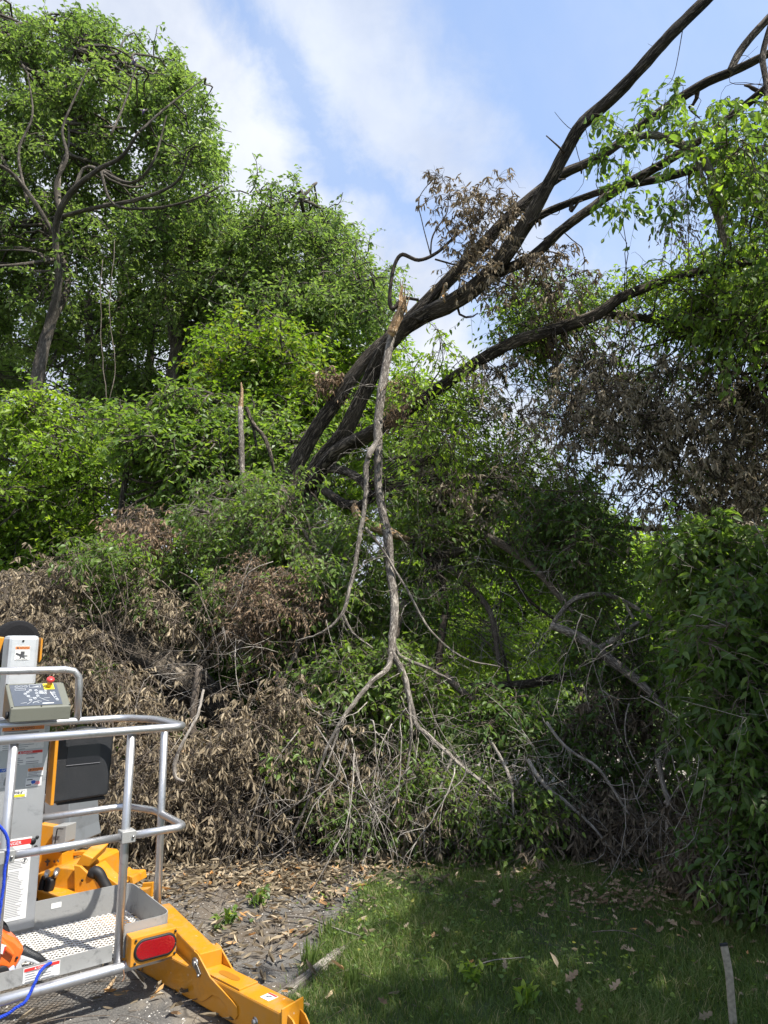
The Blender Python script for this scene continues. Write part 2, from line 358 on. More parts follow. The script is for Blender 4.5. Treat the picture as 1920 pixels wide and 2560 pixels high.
cn = nt.nodes.new('ShaderNodeTexNoise'); cn.inputs['Scale'].default_value = 3; nt.links.new(g, cn.inputs['Vector']); nt.links.new(cn.outputs['Color'], nv.inputs[1]); nt.links.new(nv.outputs[0], crack.inputs['Vector'])
cr = M_(nt, 'SUBTRACT', 1.0, smooth_(nt, crack.outputs['Distance'], .0, .018)); c = mixc(nt, M_(nt, 'MULTIPLY', cr, .75), c, (.035, .03, .025))
nt.links.new(c, b.inputs['Base Color']); b.inputs['Specular IOR Level'].default_value = .25
edge = [(-.62, 3.0), (-.50, 3.7), (-.44, 4.1), (-.36, 4.6), (-.20, 5.2), (.05, 6.4), (.5, 7.6), (1.5, 8.75), (3.5, 9.3), (8, 9.5), (30, 9.6)]
sheet('driveway', [(-40, -6), (-1.2, -6)]+edge+[(30, 12.2), (6, 12.0), (1, 11.7), (-4, 11.2), (-12, 10.6), (-40, 10)], .004, ma)
mp_, nt, b, g = groundmat('pale_gravel', [(.3, (.30, .27, .23)), (.5, (.40, .36, .31)), (.75, (.50, .46, .40))], 9, .8)
sheet('gravel_apron', [(.9, 8.7), (2.2, 9.15), (4.5, 9.5), (12, 9.7), (12, 11.2), (5, 11.2), (1.5, 10.9), (.3, 10.2)], .008, mp_)
# ------------------------------------------------------------------ grass
def in_asphalt(x, y):
    ex = np.interp(y, [p[1] for p in edge], [p[0] for p in edge])
    return (x < ex) & (y < 11.5)
mgr = leafmat('grass_blade', [(0, (.058, .098, .026)), (.5, (.110, .168, .046)), (.88, (.17, .225, .065)), (1, (.34, .30, .16))], .42, (1.4, 1.5, .6), .5, .3)
def grass(x0, x1, y0, y1, n, h, w, name):
    x = RS.uniform(x0, x1, n); y = y0+(y1-y0)*RS.rand(n)**1.5
    k = ~in_asphalt(x-.03*RS.randn(n), y); x, y = x[k], y[k]
    pn = np.sin(x*3.1+1)*np.cos(y*2.7)+np.sin(x*7.3+y*5.1)*.5+.4*np.sin(x*17)*np.sin(y*13)
    keep = RS.rand(len(x)) < .72+.25*pn; x, y, pn = x[keep], y[keep], pn[keep]; n = len(x)
    H = h*(.45+.8*RS.rand(n))*(1+.30*pn); lean = RS.randn(n, 2)*.50*H[:, None]; a = RS.rand(n)*6.28; wv = np.stack([np.cos(a), np.sin(a), 0*a], 1)*(w*(.6+.8*RS.rand(n)))[:, None]
    b = np.stack([x, y, 0*x], 1); mid = b+np.column_stack([lean*.35, H*.6]); top = b+np.column_stack([lean, H*(.95-.2*RS.rand(n))])
    v = np.stack([b-wv, b+wv, mid+wv*.75, mid-wv*.75, top], 1)
    off = np.arange(n)[:, None, None]*5
    g = Geo(); r = np.clip(RS.rand(n)*.75+.12*pn+.1, 0, 1); r[RS.rand(n) < .06+.07*np.clip(np.sin(x*5.3+y*3.1)*np.sin(y*6.1-x*2), 0, 1)] = 1
    g.add(v.reshape(-1, 3), [(np.array([[0,1,2,3]])[None]+off).reshape(-1, 4), (np.array([[3,2,4]])[None]+off).reshape(-1, 3)], None, np.repeat(r, 5))
    o = obj(name, g, mgr); return o
tag(grass(-.9, 3.6, 3.1, 6.6, 210000, .068, .0017, 'lawn_grass'), 'short shaded lawn grass in front of the brush', 'grass', kind='stuff')
tag(grass(-1, 9, 6.4, 9.6, 60000, .07, .0032, 'verge_grass'), 'sunlit grass strip between the brush and the pale drive', 'grass', kind='stuff')
tag(grass(-12, 22, 11.8, 26, 60000, .10, .010, 'far_grass'), 'bright sunlit lawn beyond the pale drive', 'grass', kind='stuff')
# ------------------------------------------------------------------ litter
def litter(name, spots, m, label, L=(.05, .10), wr_=.42, tpl=DEAD, z=.012, lift=.02):
    g = Geo(); n = len(spots); p = np.column_stack([spots, z+RS.rand(n)*lift])
    a = RS.rand(n)*6.28; ax = np.stack([np.cos(a), np.sin(a), RS.randn(n)*.22], 1); no = np.stack([RS.randn(n)*.45, RS.randn(n)*.45, np.ones(n)*np.where(RS.rand(n) < .5, 1, -1)], 1)
    Ls = RS.uniform(L[0], L[1], n); leaves(g, p, ax, no, Ls, Ls*wr_, tpl)
    return tag(obj(name, g, m), label, 'leaf litter', kind='stuff')
def blob(n, cx, cy, sx, sy, rot=0):
    q = RS.randn(n, 2)*[sx, sy]; c, s = math.cos(rot), math.sin(rot); return np.column_stack([cx+q[:, 0]*c-q[:, 1]*s, cy+q[:, 0]*s+q[:, 1]*c])
sp_ = np.vstack([blob(620, -1.1, 5.85, .70, .24, .1), blob(170, -.72, 5.42, .16, .10), blob(120, -1.5, 5.3, .18, .12), blob(90, -.4, 5.3, .1, .14), blob(160, -1.1, 5.62, .22, .08), blob(1500, -2.6, 6.4, 1.0, .5), blob(420, -.4, 5.75, .4, .2), blob(90, -.9, 5.1, .45, .25), blob(160, -.75, 4.5, .25, .35), blob(90, -.9, 4.0, .5, .4), blob(160, .4, 6.1, .7, .2), blob(1200, -1.2, 7.2, 1.5, .6)])
litter('leaf_litter', sp_, M['deadleaf'], 'dry tan fallen leaves strewn over the grey drive below the brush', (.045, .10), .30, DEAD, .012, .05)
sp_ = np.vstack([blob(330, 1.75, 5.2, .45, .18), blob(90, 2.2, 4.6, .5, .4), blob(260, 1.6, 6.2, .9, .3), blob(900, 2.4, 7.2, 1.4, .8)])
litter('brown_leaf_litter', sp_, M['rustleaf'], 'reddish brown leaf litter in the shade at the right of the lawn', (.03, .075), .6, OAK, .03, .04)
def crumbs(name, spots, m, label):
    g = Geo(); n = len(spots); s = RS.uniform(.0022, .0085, n)[:, None, None]*(RS.rand(n, 1, 1)**1.5*.8+.5)
    t = np.array([[1,0,0],[-.5,.8,0],[-.5,-.8,0],[0,0,.7]]); v = np.column_stack([spots, np.full(n, .005)])[:, None]+t[None]*s*(.6+.8*RS.rand(n, 4, 1))
    off = np.arange(n)[:, None, None]*4; g.add(v.reshape(-1, 3), [(np.array([[0,1,3],[1,2,3],[2,0,3]])[None]+off).reshape(-1, 3)], None, np.repeat(RS.rand(n), 4))
    return tag(obj(name, g, m), label, 'gravel', kind='stuff')
mcr, nt, b, o_ = mat('gravel_crumb'); nt.links.new(ramp(nt, attr(nt), [(0, (.10, .085, .07)), (.5, (.27, .25, .22)), (1, (.55, .52, .47))]), b.inputs['Base Color']); b.inputs['Roughness'].default_value = .9
q = np.column_stack([RS.uniform(-2.4, .1, 6000), RS.uniform(3.0, 6.2, 6000)]); q = q[in_asphalt(q[:, 0], q[:, 1])]
crumbs('gravel_crumbs', q, mcr, 'loose gravel crumbs scattered on the old grey asphalt')
gt = Geo(); n = 420; bx = np.vstack([blob(200, -.9, 5.2, .8, .5), blob(120, -.7, 4.2, .6, .5), blob(160, .7, 5.6, .8, .4), blob(130, -2.0, 6.2, 1.0, .5)]); n = len(bx)
a = RS.rand(n)*6.28; tubes(gt, fan(np.column_stack([bx, .012+RS.rand(n)*.01]), np.stack([np.cos(a), np.sin(a), .03*RS.rand(n)], 1), RS.uniform(.06, .45, n), 6, .0, .08), np.full((n, 1), .0022)*np.linspace(1, .5, 6)[None], 4)
tag(obj('twig_litter', gt, M['twig']), 'thin broken twigs lying about on the drive and lawn edge', 'twigs', kind='stuff')
# single larger leaves and weeds
def single_leaf(px, py, L, ang, m, label, tilt=.3, tpl=OAK, w=.6):
    L *= .68; p = Pz(px, py, .05); g = Geo(); leaves(g, p[None], np.array([[math.cos(ang), math.sin(ang), tilt]]), np.array([[.2*RS.randn(), -.5, .8]]), L, L*w, tpl)
    for v in g.v: pass
    tag(obj('fallen_leaf', g, m), label, 'leaf', 'large fallen leaves on the lawn')
single_leaf(1080, 2345, .075, 1.2, M['deadleaf'], 'pale whitish leaf lying alone on the left part of the lawn', .2)
single_leaf(1262, 2425, .10, 1.4, M['deadleaf'], 'single tan oak leaf lying flat in the middle of the lawn')
single_leaf(1395, 2420, .13, 1.9, M['deadleaf'], 'tall pale curled leaf standing behind the rust coloured clump', 1.1, OV, .35)
single_leaf(1412, 2455, .13, .3, M['rustleaf'], 'large rust coloured curled leaf in the middle of the lawn', .5)
single_leaf(1525, 2480, .12, .5, M['rustleaf'], 'brown two toned leaf right of the rust coloured clump', .5)
single_leaf(1448, 2535, .10, 1.3, M['rustleaf'], 'dark red brown leaf near the bottom edge of the lawn', .9)
single_leaf(1745, 2548, .11, .1, M['deadleaf'], 'crumpled tan leaf at the bottom edge near the stake', .3)
single_leaf(1230, 2262, .10, .2, M['deadleaf'], 'pair-wide pale leaf resting at the foot of the tall grass blades', .5)
single_leaf(1125, 2330, .07, 2.5, M['deadleaf'], 'small leaf with curled edge left of the lawn centre')
single_leaf(970, 2510, .08, 2.8, M['rustleaf'], 'brown leaf close to the bottom left of the lawn')
single_leaf(1010, 2320, .07, .9, M['deadleaf'], 'tan leaf between the gravel edge and the whitish leaf')
single_leaf(1640, 2330, .09, .4, M['rustleaf'], 'orange brown leaf below the litter patch on the right')
def weed(px, py, n, L, m, label, cat='weed', up=1.2, w=.5):
    p = Pz(px, py, .0); r = thing('weed', label, cat, p, None); gs, gl = Geo(), Geo()
    d = np.column_stack([RS.randn(n, 2)*.6, np.full(n, up)]); f = fan(np.repeat(p[None], n, 0), d, RS.uniform(.06, .14, n), 5, .1, .1)
    tubes(gs, f, np.full((n, 1), .0016)*np.ones((1, 5)), 4); idx = np.repeat(np.arange(n), 5)
    leaves(gl, f[idx, RS.randint(2, 5, n*5)], RS.randn(n*5, 3)+[0, 0, .2], np.array([0, 0, 1])+RS.randn(n*5, 3)*.4, L, L*w, OV)
    obj('stem', gs, M['greenleaf'], r); obj('foliage', gl, m, r)
weed(1190, 2330, 5, .05, M['greenleaf'], 'low weed left of the single tan leaf')
weed(1180, 2460, 9, .055, M['mapleaf'], 'bright low weed in the lower left of the lawn')
weed(1315, 2525, 9, .06, M['mapleaf'], 'bright weed near the bottom edge beside the dark red leaf')
weed(565, 2320, 7, .06, M['greenleaf'], 'small weed growing from the asphalt beyond the yellow arm')
weed(650, 2265, 9, .055, M['greenleaf'], 'leafy weed in the asphalt close to the dirt patch')
def blades(px, py, n, H, label):
    p = Pz(px, py, 0); g = Geo(); b = p[None]+np.column_stack([RS.randn(n, 2)*.018, np.zeros(n)])
    f = fan(b, np.column_stack([RS.randn(n, 2)*.16, np.ones(n)]), RS.uniform(.6, 1, n)*H, 6, .05, .04); sd = unit(np.column_stack([RS.randn(n, 2), np.zeros(n)]))[:, None]*np.array([.004, .006, .0055, .004, .0025, .0003])[None, :, None]
    v = np.stack([f-sd, f+sd], 2).reshape(n, 12, 3); q = np.array([[2*i, 2*i+1, 2*i+3, 2*i+2] for i in range(5)]); g.add(v.reshape(-1, 3), [(q[None]+np.arange(n)[:, None, None]*12).reshape(-1, 4)], None, np.repeat(.5+.4*RS.rand(n), 12))
    tag(obj('tall_grass', g, mgr), label, 'grass tuft')
blades(1268, 2250, 9, .30, 'tall grass tuft standing up before the brush')
blades(1415, 2290, 3, .24, 'thin pair of tall blades right of the taller tuft')
blades(770, 2420, 40, .17, 'thick unmown grass tuft beside the end of the tow beam')
blades(820, 2350, 36, .15, 'unmown grass clump at the corner of drive and lawn')
blades(880, 2470, 36, .14, 'unmown grass clump right of the hitch end')
blades(600, 2555, 20, .16, 'grass tuft under the yellow tow beam at the bottom edge')
def stick(name, pts, r_, label, m='twig'):
    p = catmull([Pz(x, y, z) for x, y, z in pts], 16); g = Geo(); tubes(g, p[None], (r_*np.linspace(1, .5, 16))[None], 6, .1); tag(obj(name, g, M[m]), label, 'stick')
stick('fallen_stick', [(1165, 2425, .05), (1225, 2402, .07), (1280, 2396, .06), (1322, 2392, .05)], .0035, 'thin pale stick lying on the lawn left of centre', 'twigpale')
stick('fallen_stick', [(1480, 2330, .07), (1540, 2326, .08), (1590, 2338, .06), (1640, 2366, .05)], .0035, 'thin curved brown stick lying on the lawn at the right')
stick('fallen_stick', [(500, 2225, .03), (560, 2245, .05), (620, 2275, .03)], .004, 'bare twig lying on the asphalt beyond the basket post')
stick('fallen_stick', [(710, 2290, .04), (770, 2295, .05), (830, 2318, .06), (900, 2340, .05)], .008, 'grey forked branch end lying where drive and lawn meet', 'barkgrey')
litter('lawn_leaf_litter', np.column_stack([RS.uniform(-.4, 2.4, 130), 3.4+2.6*RS.rand(130)]), M['deadleaf'], 'small dry leaves scattered thinly over the lawn', (.025, .06), .5, OAK, .035, .03)
litter('clover_patch', np.vstack([blob(260, .3, 4.6, .35, .3), blob(260, 1.0, 4.1, .4, .25), blob(200, .9, 5.2, .6, .25), blob(200, -.1, 5.0, .2, .3)]), M['greenleaf'], 'clover and small broad leaved weeds growing in the lawn', (.018, .034), .8, OV, .04, .03)
# timber edging
gw = Geo()
def bar(g, a, b, w, h, up=(0, 0, 1)):
    a, b = np.array(a, float), np.array(b, float); d = unit(b-a); s = unit(np.cross(d, up))*w/2; u = unit(np.cross(s, d))*h/2
    v = np.array([a-s-u, a+s-u, a+s+u, a-s+u, b-s-u, b+s-u, b+s+u, b-s+u]); g.add(v, [np.array([[0,1,2,3],[7,6,5,4],[0,4,5,1],[1,5,6,2],[2,6,7,3],[3,7,4,0]])], [np.tile(np.array([[0,0],[w,0],[w,1],[0,1]]), (6, 1))])
bar(gw, Pz(590, 2590, .0), Pz(862, 2378, .0), .055, .07)
tag(obj('timber_edging', gw, M['barkgrey'], bevel=.006), 'weathered grey timber edging between the drive and the lawn', 'edging')
# stake
st = thing('garden_stake', 'slim bent tan stake with a black tip standing in the lawn at the right', 'stake', Pz(1835, 2575, 0)); gk = Geo(); gb = Geo()
mk, nt, b, o_ = mat('stake_tan'); nt.links.new(ramp(nt, noise_(nt, nt.nodes.new('ShaderNodeTexCoord').outputs['Object'], 60, 5), [(.3, (.19, .16, .12)), (.7, (.34, .30, .23))]), b.inputs['Base Color']); b.inputs['Roughness'].default_value = .8
b0 = Pz(1835, 2585, 0)
sp3 = [b0, P(1828/V, 2500/V, b0[1]), P(1822/V, 2430/V, b0[1]), P(1810/V, 2365/V, b0[1])]
q = catmull(sp3, 14); w_ = np.array([.012, .004, 0]); 
for i in range(13): bar(gk, q[i], q[i+1]+(q[i+1]-q[i])*.02, .034, .007, (0, 1, 0.01))
obj('shaft', gk, mk, st); mbk, nt, b, o_ = mat('matt_black'); b.inputs['Base Color'].default_value = (.012, .012, .014, 1); b.inputs['Roughness'].default_value = .6
bar(gb, q[-1], q[-1]+(q[-1]-q[-2])*.45, .036, .010, (0, 1, .01)); obj('tip', gb, mbk, st, bevel=.002)

# ================================================================== trees
def tree(name, label, cat, base, trunks, crowns, bark='barkfar', group=None, leafm='oak', S=10):
    """trunks: lists of (vx,vy,Y,r); crowns: dicts of clump settings"""
    r = thing(name, label, cat, base, group); gt, gs = Geo(), Geo(); anc = []
    for tr in trunks: anc.append(stem(gt, tr, S, max(12, 5*len(tr)), .12))
    anc = np.vstack(anc)
    if not gt.empty(): obj('trunk', gt, M[bark], r)
    for c in crowns:
        c = dict(c); gl = Geo(); poly = c.pop('poly'); n = c.pop('n'); Ys = c.pop('Y'); R = c.pop('R'); lm = c.pop('m_', leafm); pn = c.pop('part', 'foliage'); md = c.pop('mind', .35)
        lb = c.pop('plabel', None)
        cc_ = c.pop('cen', None); cen, rr = scatter(poly, n, Ys[0], Ys[1], R, mind=md) if cc_ is None else (cc_, R)
        clumps(gs, gl, cen, rr, c.pop('anc', anc), m=c.pop('m'), **c)
        if not gl.empty(): obj(pn, gl, M[lm], r, lb)
    if not gs.empty(): obj('branches', gs, M[bark if bark != 'bark' else 'twigdark'], r)
    return r
def gbase(vx, Y): d = ray(vx*V, 1600); return np.array([d[0]/d[1]*Y, Y, 0])
EX = {}
# big oak on the left
tree('oak_tree', 'tallest oak on the left with forked pale trunk, a knot hole and spreading crooked limbs', 'tree', gbase(40, 17),
 [[(30, 1420, 17, 20.4), (45, 1180, 17, 17.8), (52, 1000, 17, 14.4), (72, 880, 17, 14.4), (92, 760, 17, 12.8), (112, 690, 17, 11.9), (128, 600, 16.6, 7.2), (120, 520, 16.4, 7.2), (128, 460, 16, 7.2), (160, 410, 15.6, 6.5), (215, 365, 15, 5.0), (262, 340, 14.6, 4.3), (300, 285, 14.2, 2.9)],
  [(100, 720, 17, 7.9), (135, 650, 17.3, 7.9), (148, 600, 17.5, 5.8), (130, 545, 17.5, 5.0), (90, 470, 17.6, 3.6)],
  [(118, 510, 16.6, 5.0), (70, 430, 16, 5.0), (20, 370, 15.5, 4.3), (-60, 330, 15, 2.9)],
  [(125, 470, 16.6, 5.0), (200, 450, 16, 4.3), (300, 430, 15.5, 4.3), (380, 395, 15, 2.9), (410, 330, 14.6, 1.4)],
  [(160, 410, 16, 4.3), (190, 360, 16, 3.6), (280, 395, 15.4, 3.6), (330, 350, 15, 2.9), (360, 250, 15, 1.4)],
  [(128, 460, 16.5, 4.3), (130, 370, 17, 3.6), (150, 300, 17.3, 2.9), (140, 200, 17.5, 2.2), (160, 110, 17.5, 1.4)],
  [(240, 290, 15.6, 2.9), (270, 220, 16, 2.2), (295, 140, 16, 1.4)],
  [(128, 470, 16.4, 4), (120, 400, 16.2, 4), (145, 340, 16.2, 3.6), (135, 280, 16.2, 3), (160, 215, 16.2, 2), (190, 150, 16.3, 1.4)],
  [(215, 360, 15.6, 3.6), (245, 440, 15.6, 3), (330, 450, 15.6, 3), (420, 430, 15.6, 2.4), (480, 400, 15.6, 1.5)],
  [(300, 285, 15.4, 3), (350, 240, 15.6, 2.4), (400, 200, 15.8, 1.8), (440, 170, 16, 1)],
  [(20, 370, 16.5, 4), (-40, 260, 17.5, 4), (-90, 130, 18, 3), (-110, 20, 18.5, 2)],
  [(60, 160, 17.5, 2.4), (20, 90, 18.5, 2), (-20, 30, 19, 1.4)],
  [(60, 440, 16, 4), (40, 330, 16, 3), (70, 250, 16, 2.4), (60, 160, 16, 1.4)],
  [(120, 560, 17, 3.6), (50, 570, 16, 2.9), (-20, 575, 15, 2.2)]],
 [dict(poly=[(-240, -20), (-60, -10), (0, 15), (60, 20), (120, 60), (200, 10), (260, 60), (340, 40), (430, 130), (470, 230), (495, 300), (500, 420), (440, 520), (340, 540), (250, 620), (130, 680), (-200, 700)], n=185, Y=(16.8, 22.5), R=.85, kind='far', nsub=12, ntw=6, m=5, Ltw=.52, limb=.040, twr=.006, mind=.45)])
# second tall tree in the middle distance
tree('oak_tree', 'broad oak behind the middle of the fallen brush, its crown sloping down to the right', 'tree', gbase(330, 20),
 [[(325, 1400, 20, 18.7), (335, 1000, 20, 16.1), (365, 860, 20, 13.6), (385, 740, 20, 11.9), (420, 640, 20, 7.9), (500, 580, 20, 6.5), (590, 500, 20, 4.3), (650, 430, 20, 2.2)],
  [(380, 780, 20, 7.2), (345, 600, 20, 5.8), (310, 520, 20, 5.0), (330, 460, 19.5, 4.3), (410, 440, 19, 2.9), (440, 400, 19, 2.2)],
  [(350, 660, 20, 4.3), (360, 560, 20, 3.6), (440, 520, 19.5, 2.9), (520, 530, 19, 2.2)], [(440, 640, 20, 5.0), (560, 590, 20, 3.6), (700, 560, 20, 2.2)], [(400, 700, 20, 5.8), (520, 690, 20.5, 4.3), (660, 640, 21, 2.9), (800, 620, 21, 1.4)]],
 [dict(poly=[(300, 470), (500, 420), (540, 380), (600, 350), (680, 430), (720, 470), (780, 560), (850, 600), (860, 700), (760, 720), (600, 760), (420, 720), (300, 640)], n=125, Y=(17.5, 24), R=1.0, kind='far', nsub=12, ntw=6, m=5, Ltw=.54, limb=.045, twr=.006, mind=.42)])
# trees filling the wood 
def wood(label, x, Y, trunk, poly, n, R, Ys, m_, nsub=12, ntw=6, m=7, kind='far', name='broadleaf_tree', group=None, scale=1.15, **kw):
    tree(name, label, 'tree', gbase(x, Y), trunk, [dict(poly=poly, n=n, Y=Ys, R=R, kind=kind, nsub=nsub, ntw=ntw, m=m, Ltw=.55, limb=.03, twr=.007, m_=m_, scale=scale, mind=.4, **kw)])
wood('dense tree filling in behind the tallest oak trunk at the left edge', 200, 24, [[(205, 1300, 24, 14), (200, 900, 24, 12), (190, 650, 24, 8)]], [(-120, 560), (330, 540), (360, 800), (330, 1180), (-120, 1200)], 62, 1.35, (20, 28), 'oak')
wood('tall tree standing behind the forked limbs of the left oak', 250, 26, [[(255, 1300, 26, 14), (260, 800, 26, 11), (265, 520, 26, 6)]], [(-140, 380), (200, 330), (460, 380), (560, 620), (500, 860), (-140, 860)], 46, 1.4, (23, 30), 'oak')
wood('shaded tree in the wood between the two tall oaks', 330, 25, [[(330, 1300, 25, 14), (320, 900, 25, 10), (330, 700, 25, 7)]], [(260, 600), (560, 700), (640, 900), (620, 1160), (240, 1180)], 56, 1.35, (21, 29), 'oak')
wood('pale tree at the right end of the wood, seen above the broken pole', 780, 24, [[(760, 1250, 24, 12), (760, 900, 24, 9), (765, 720, 24, 5)]], [(600, 680), (720, 660), (840, 640), (900, 740), (1000, 860), (1000, 1100), (620, 1120)], 62, 1.3, (20, 27), 'mapleaf')
wood('maple with bright low boughs at the left edge, beneath the oak', 90, 13, [[(150, 1300, 13, 9), (140, 1120, 13, 7), (110, 1000, 13, 4)]], [(-80, 880), (90, 850), (190, 910), (230, 1010), (240, 1100), (200, 1200), (150, 1280), (-80, 1300)], 46, .62, (11.5, 14.5), 'mapleaf', 13, 6, 7, 'mid', 'maple_tree', None, 1.0, flat=.28)
wood('young yellow green tree lit bright in the middle of the wood', 540, 13.5, [[(500, 1250, 13.5, 9), (510, 1000, 13.5, 6), (530, 820, 13.5, 4)]], [(430, 760), (480, 690), (560, 690), (640, 720), (720, 790), (740, 880), (690, 960), (560, 940), (430, 900)], 34, .62, (12, 14.5), 'yellowleaf', 13, 6, 7, 'mid', 'young_tree', None, 1.0)
wood('light green sapling thicket left of the leaning trunks', 560, 12, [[(250, 1180, 11.5, 7), (275, 1010, 11.5, 6), (310, 900, 11.5, 5), (340, 850, 11.5, 3.5)], [(340, 860, 11.5, 4), (400, 840, 11.4, 3), (460, 850, 11.3, 2)], [(300, 930, 11.5, 3), (400, 860, 11.5, 3), (480, 870, 11.6, 2), (560, 940, 11.8, 1.5)]],
     [(300, 840), (560, 880), (680, 930), (640, 1040), (560, 1150), (420, 1150), (300, 1080), (240, 900)], 36, .55, (10.5, 12.5), 'greenleaf', 11, 6, 7, 'mid', 'sapling', None, 1.0)
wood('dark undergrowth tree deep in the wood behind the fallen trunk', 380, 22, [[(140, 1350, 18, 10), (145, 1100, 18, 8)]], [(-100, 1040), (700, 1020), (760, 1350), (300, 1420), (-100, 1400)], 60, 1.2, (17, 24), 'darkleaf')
# far side, right
wood('sunlit locust like tree glowing through the gap in the middle of the brush', 1080, 17, [[(1060, 1700, 17, 9), (1070, 1450, 17, 7), (1060, 1300, 17, 4)]], [(880, 1180), (1000, 1080), (1300, 1100), (1340, 1300), (1280, 1560), (900, 1580)], 56, .95, (14.5, 19), 'mapleaf')
for i, (lab, x, Y, y0, w_, mm) in enumerate([('distant tree left of the gap of sky under the brown boughs', 980, 30, 960, 190, 'mapleaf'), ('distant tree seen below the lowest gap of sky', 1180, 34, 1040, 210, 'oak'), ('distant bright tree under the sky gap at the right', 1390, 31, 1110, 220, 'mapleaf'), ('distant tree at the far right beneath the dry boughs', 1600, 33, 1080, 230, 'oak')]):
    wood(lab, x, Y, [[(x, 1640, Y, 9), (x+8, 1350, Y, 7), (x, y0+90, Y, 3)]], [(x-w_*.8, y0+160), (x-w_*.4, y0+30), (x+w_*.1, y0), (x+w_*.55, y0+50), (x+w_, y0+190), (x+w_, 1640), (x-w_*.8, 1640)], 62, 1.5, (Y-3, Y+3), mm, 10, 6, 7, 'far', 'broadleaf_tree', None, 1.7)
# hanging vines
gv = None
for lab, pts in (('thin vine hanging straight beside the left oak', [(222, 560, 12), (218, 700, 12), (228, 830, 12), (232, 920, 12), (234, 1080, 12)]), ('second thin vine, twisting just right of the straight one', [(248, 520, 12.1), (240, 680, 12.1), (250, 790, 12.1), (232, 900, 12.1), (238, 1000, 12.1)])):
    g = Geo(); p = catmull([P(a, b, c) for a, b, c in pts], 40); p += np.cumsum(RS.randn(40, 3)*.006, 0); tubes(g, p[None], np.full((1, 40), .008), 5); tag(obj('hanging_vine', g, M['twig']), lab, 'vine')
g = Geo(); n = 3000; bpt = np.column_stack([RS.uniform(-45, 45, n), RS.uniform(34, 46, n), RS.uniform(0, 5, n)])
# low thicket closing the view under the far trees
cen = np.column_stack([RS.uniform(-26, 26, 150), RS.uniform(27, 38, 150), RS.uniform(.3, 3.2, 150)]); gl, gs = Geo(), Geo()
clumps(gs, gl, cen, 1.6, cen*[1, 1, 0], 'far', 12, 5, 6, .7, .2, .02, 2.2, twr=.008)
th = thing('thicket', 'low thicket closing off the view beneath the far trees', 'undergrowth', (0, 32, 0)); obj('foliage', gl, M['oak'], th); obj('branches', gs, M['barkfar'], th)

# ================================================================== the leaning tree
r = thing('leaning_tree', 'big split tree with dark furrowed stems leaning up to the right across the sky', 'tree', P(660, 1200, 9)*[1, 1, 0])
gt = Geo(); anc = []
anc.append(stem(gt, [(560, 1500, 9.6, 26.4), (600, 1250, 9.3, 22.3), (622, 1060, 9.1, 16.7), (665, 960, 9, 16.0), (725, 870, 8.8, 15.3), (790, 780, 8.6, 13.9), (870, 705, 8.4, 13.9), (950, 625, 8.2, 13.9), (1030, 545, 8, 13.9), (1100, 470, 7.8, 13.2), (1200, 385, 7.6, 11.1), (1300, 335, 7.4, 9.7), (1420, 245, 7.1, 10.4), (1520, 180, 6.9, 10.4), (1590, 150, 6.8, 9.7), (1700, 95, 6.6, 8.4)], 22, 90, .16))
anc.append(stem(gt, [(600, 1420, 9.2, 26.4), (640, 1200, 9, 23.7), (660, 1080, 8.9, 20.9), (690, 1005, 8.8, 20.9), (740, 940, 8.6, 16.7), (785, 850, 8.4, 15.3), (835, 750, 8.2, 16.0), (900, 690, 8, 17.4), (985, 650, 7.8, 18.1), (1060, 590, 7.6, 18.1), (1130, 495, 7.3, 16.7), (1190, 390, 7, 13.9), (1250, 280, 6.7, 13.9), (1275, 255, 6.65, 14.6), (1350, 185, 6.4, 13.9), (1450, 75, 6.1, 13.2), (1540, -15, 5.9, 12.5), (1640, -120, 5.7, 11.1)], 26, 110, .16))
anc.append(stem(gt, [(985, 650, 7.85, 12.5), (1060, 600, 7.7, 11.8), (1150, 555, 7.5, 11.1), (1210, 500, 7.3, 10.4), (1270, 455, 7.1, 9.7), (1340, 405, 6.9, 10.4), (1420, 360, 6.7, 9.7), (1500, 310, 6.5, 8.4), (1580, 250, 6.4, 9.7), (1660, 185, 6.2, 9.0), (1720, 120, 6.1, 7.0)], 18, 60, .15))
anc.append(stem(gt, [(1120, 520, 7.45, 9.7), (1160, 470, 7.4, 9.0), (1250, 430, 7.2, 7.7), (1330, 405, 7, 7.7), (1430, 385, 6.9, 9.0), (1520, 360, 6.8, 9.0), (1640, 325, 6.7, 9.7), (1720, 310, 6.6, 8.4)], 16, 50, .09))
anc.append(stem(gt, [(670, 1050, 8.8, 15.3), (720, 980, 8.6, 16.7), (800, 935, 8.4, 15.3), (870, 890, 8.2, 13.2), (960, 830, 8, 12.5), (1050, 770, 7.8, 12.5), (1120, 735, 7.6, 12.5), (1200, 712, 7.4, 12.5), (1290, 680, 7.2, 12.5), (1340, 645, 7.1, 11.1), (1430, 610, 7, 9.7), (1540, 580, 6.8, 8.4), (1680, 560, 6.6, 6.3)], 22, 80, .16))
anc.append(stem(gt, [(1290, 680, 7.3, 9.0), (1400, 688, 7.3, 7.7), (1500, 708, 7.2, 8.4), (1590, 722, 7.1, 8.4), (1720, 760, 7, 7.0)], 14, 34, .08))
anc.append(stem(gt, [(1575, 158, 6.8, 8.4), (1600, 110, 6.8, 9.0), (1650, 50, 6.7, 9.0), (1700, 0, 6.6, 8.4)], 12, 20, .08))
anc.append(stem(gt, [(1655, 250, 6.2, 7.0), (1655, 180, 6.2, 6.3), (1648, 120, 6.3, 7.0), (1665, 50, 6.3, 6.3)], 12, 20, .08))
anc.append(stem(gt, [(700, 1010, 8.7, 9.0), (750, 1020, 8.5, 9.0), (785, 1045, 8.3, 9.0), (795, 1075, 8.2, 8.4), (770, 1098, 8.1, 8.4)], 14, 26, .12))
obj('trunk', gt, M['bark'], r)
gt = Geo()
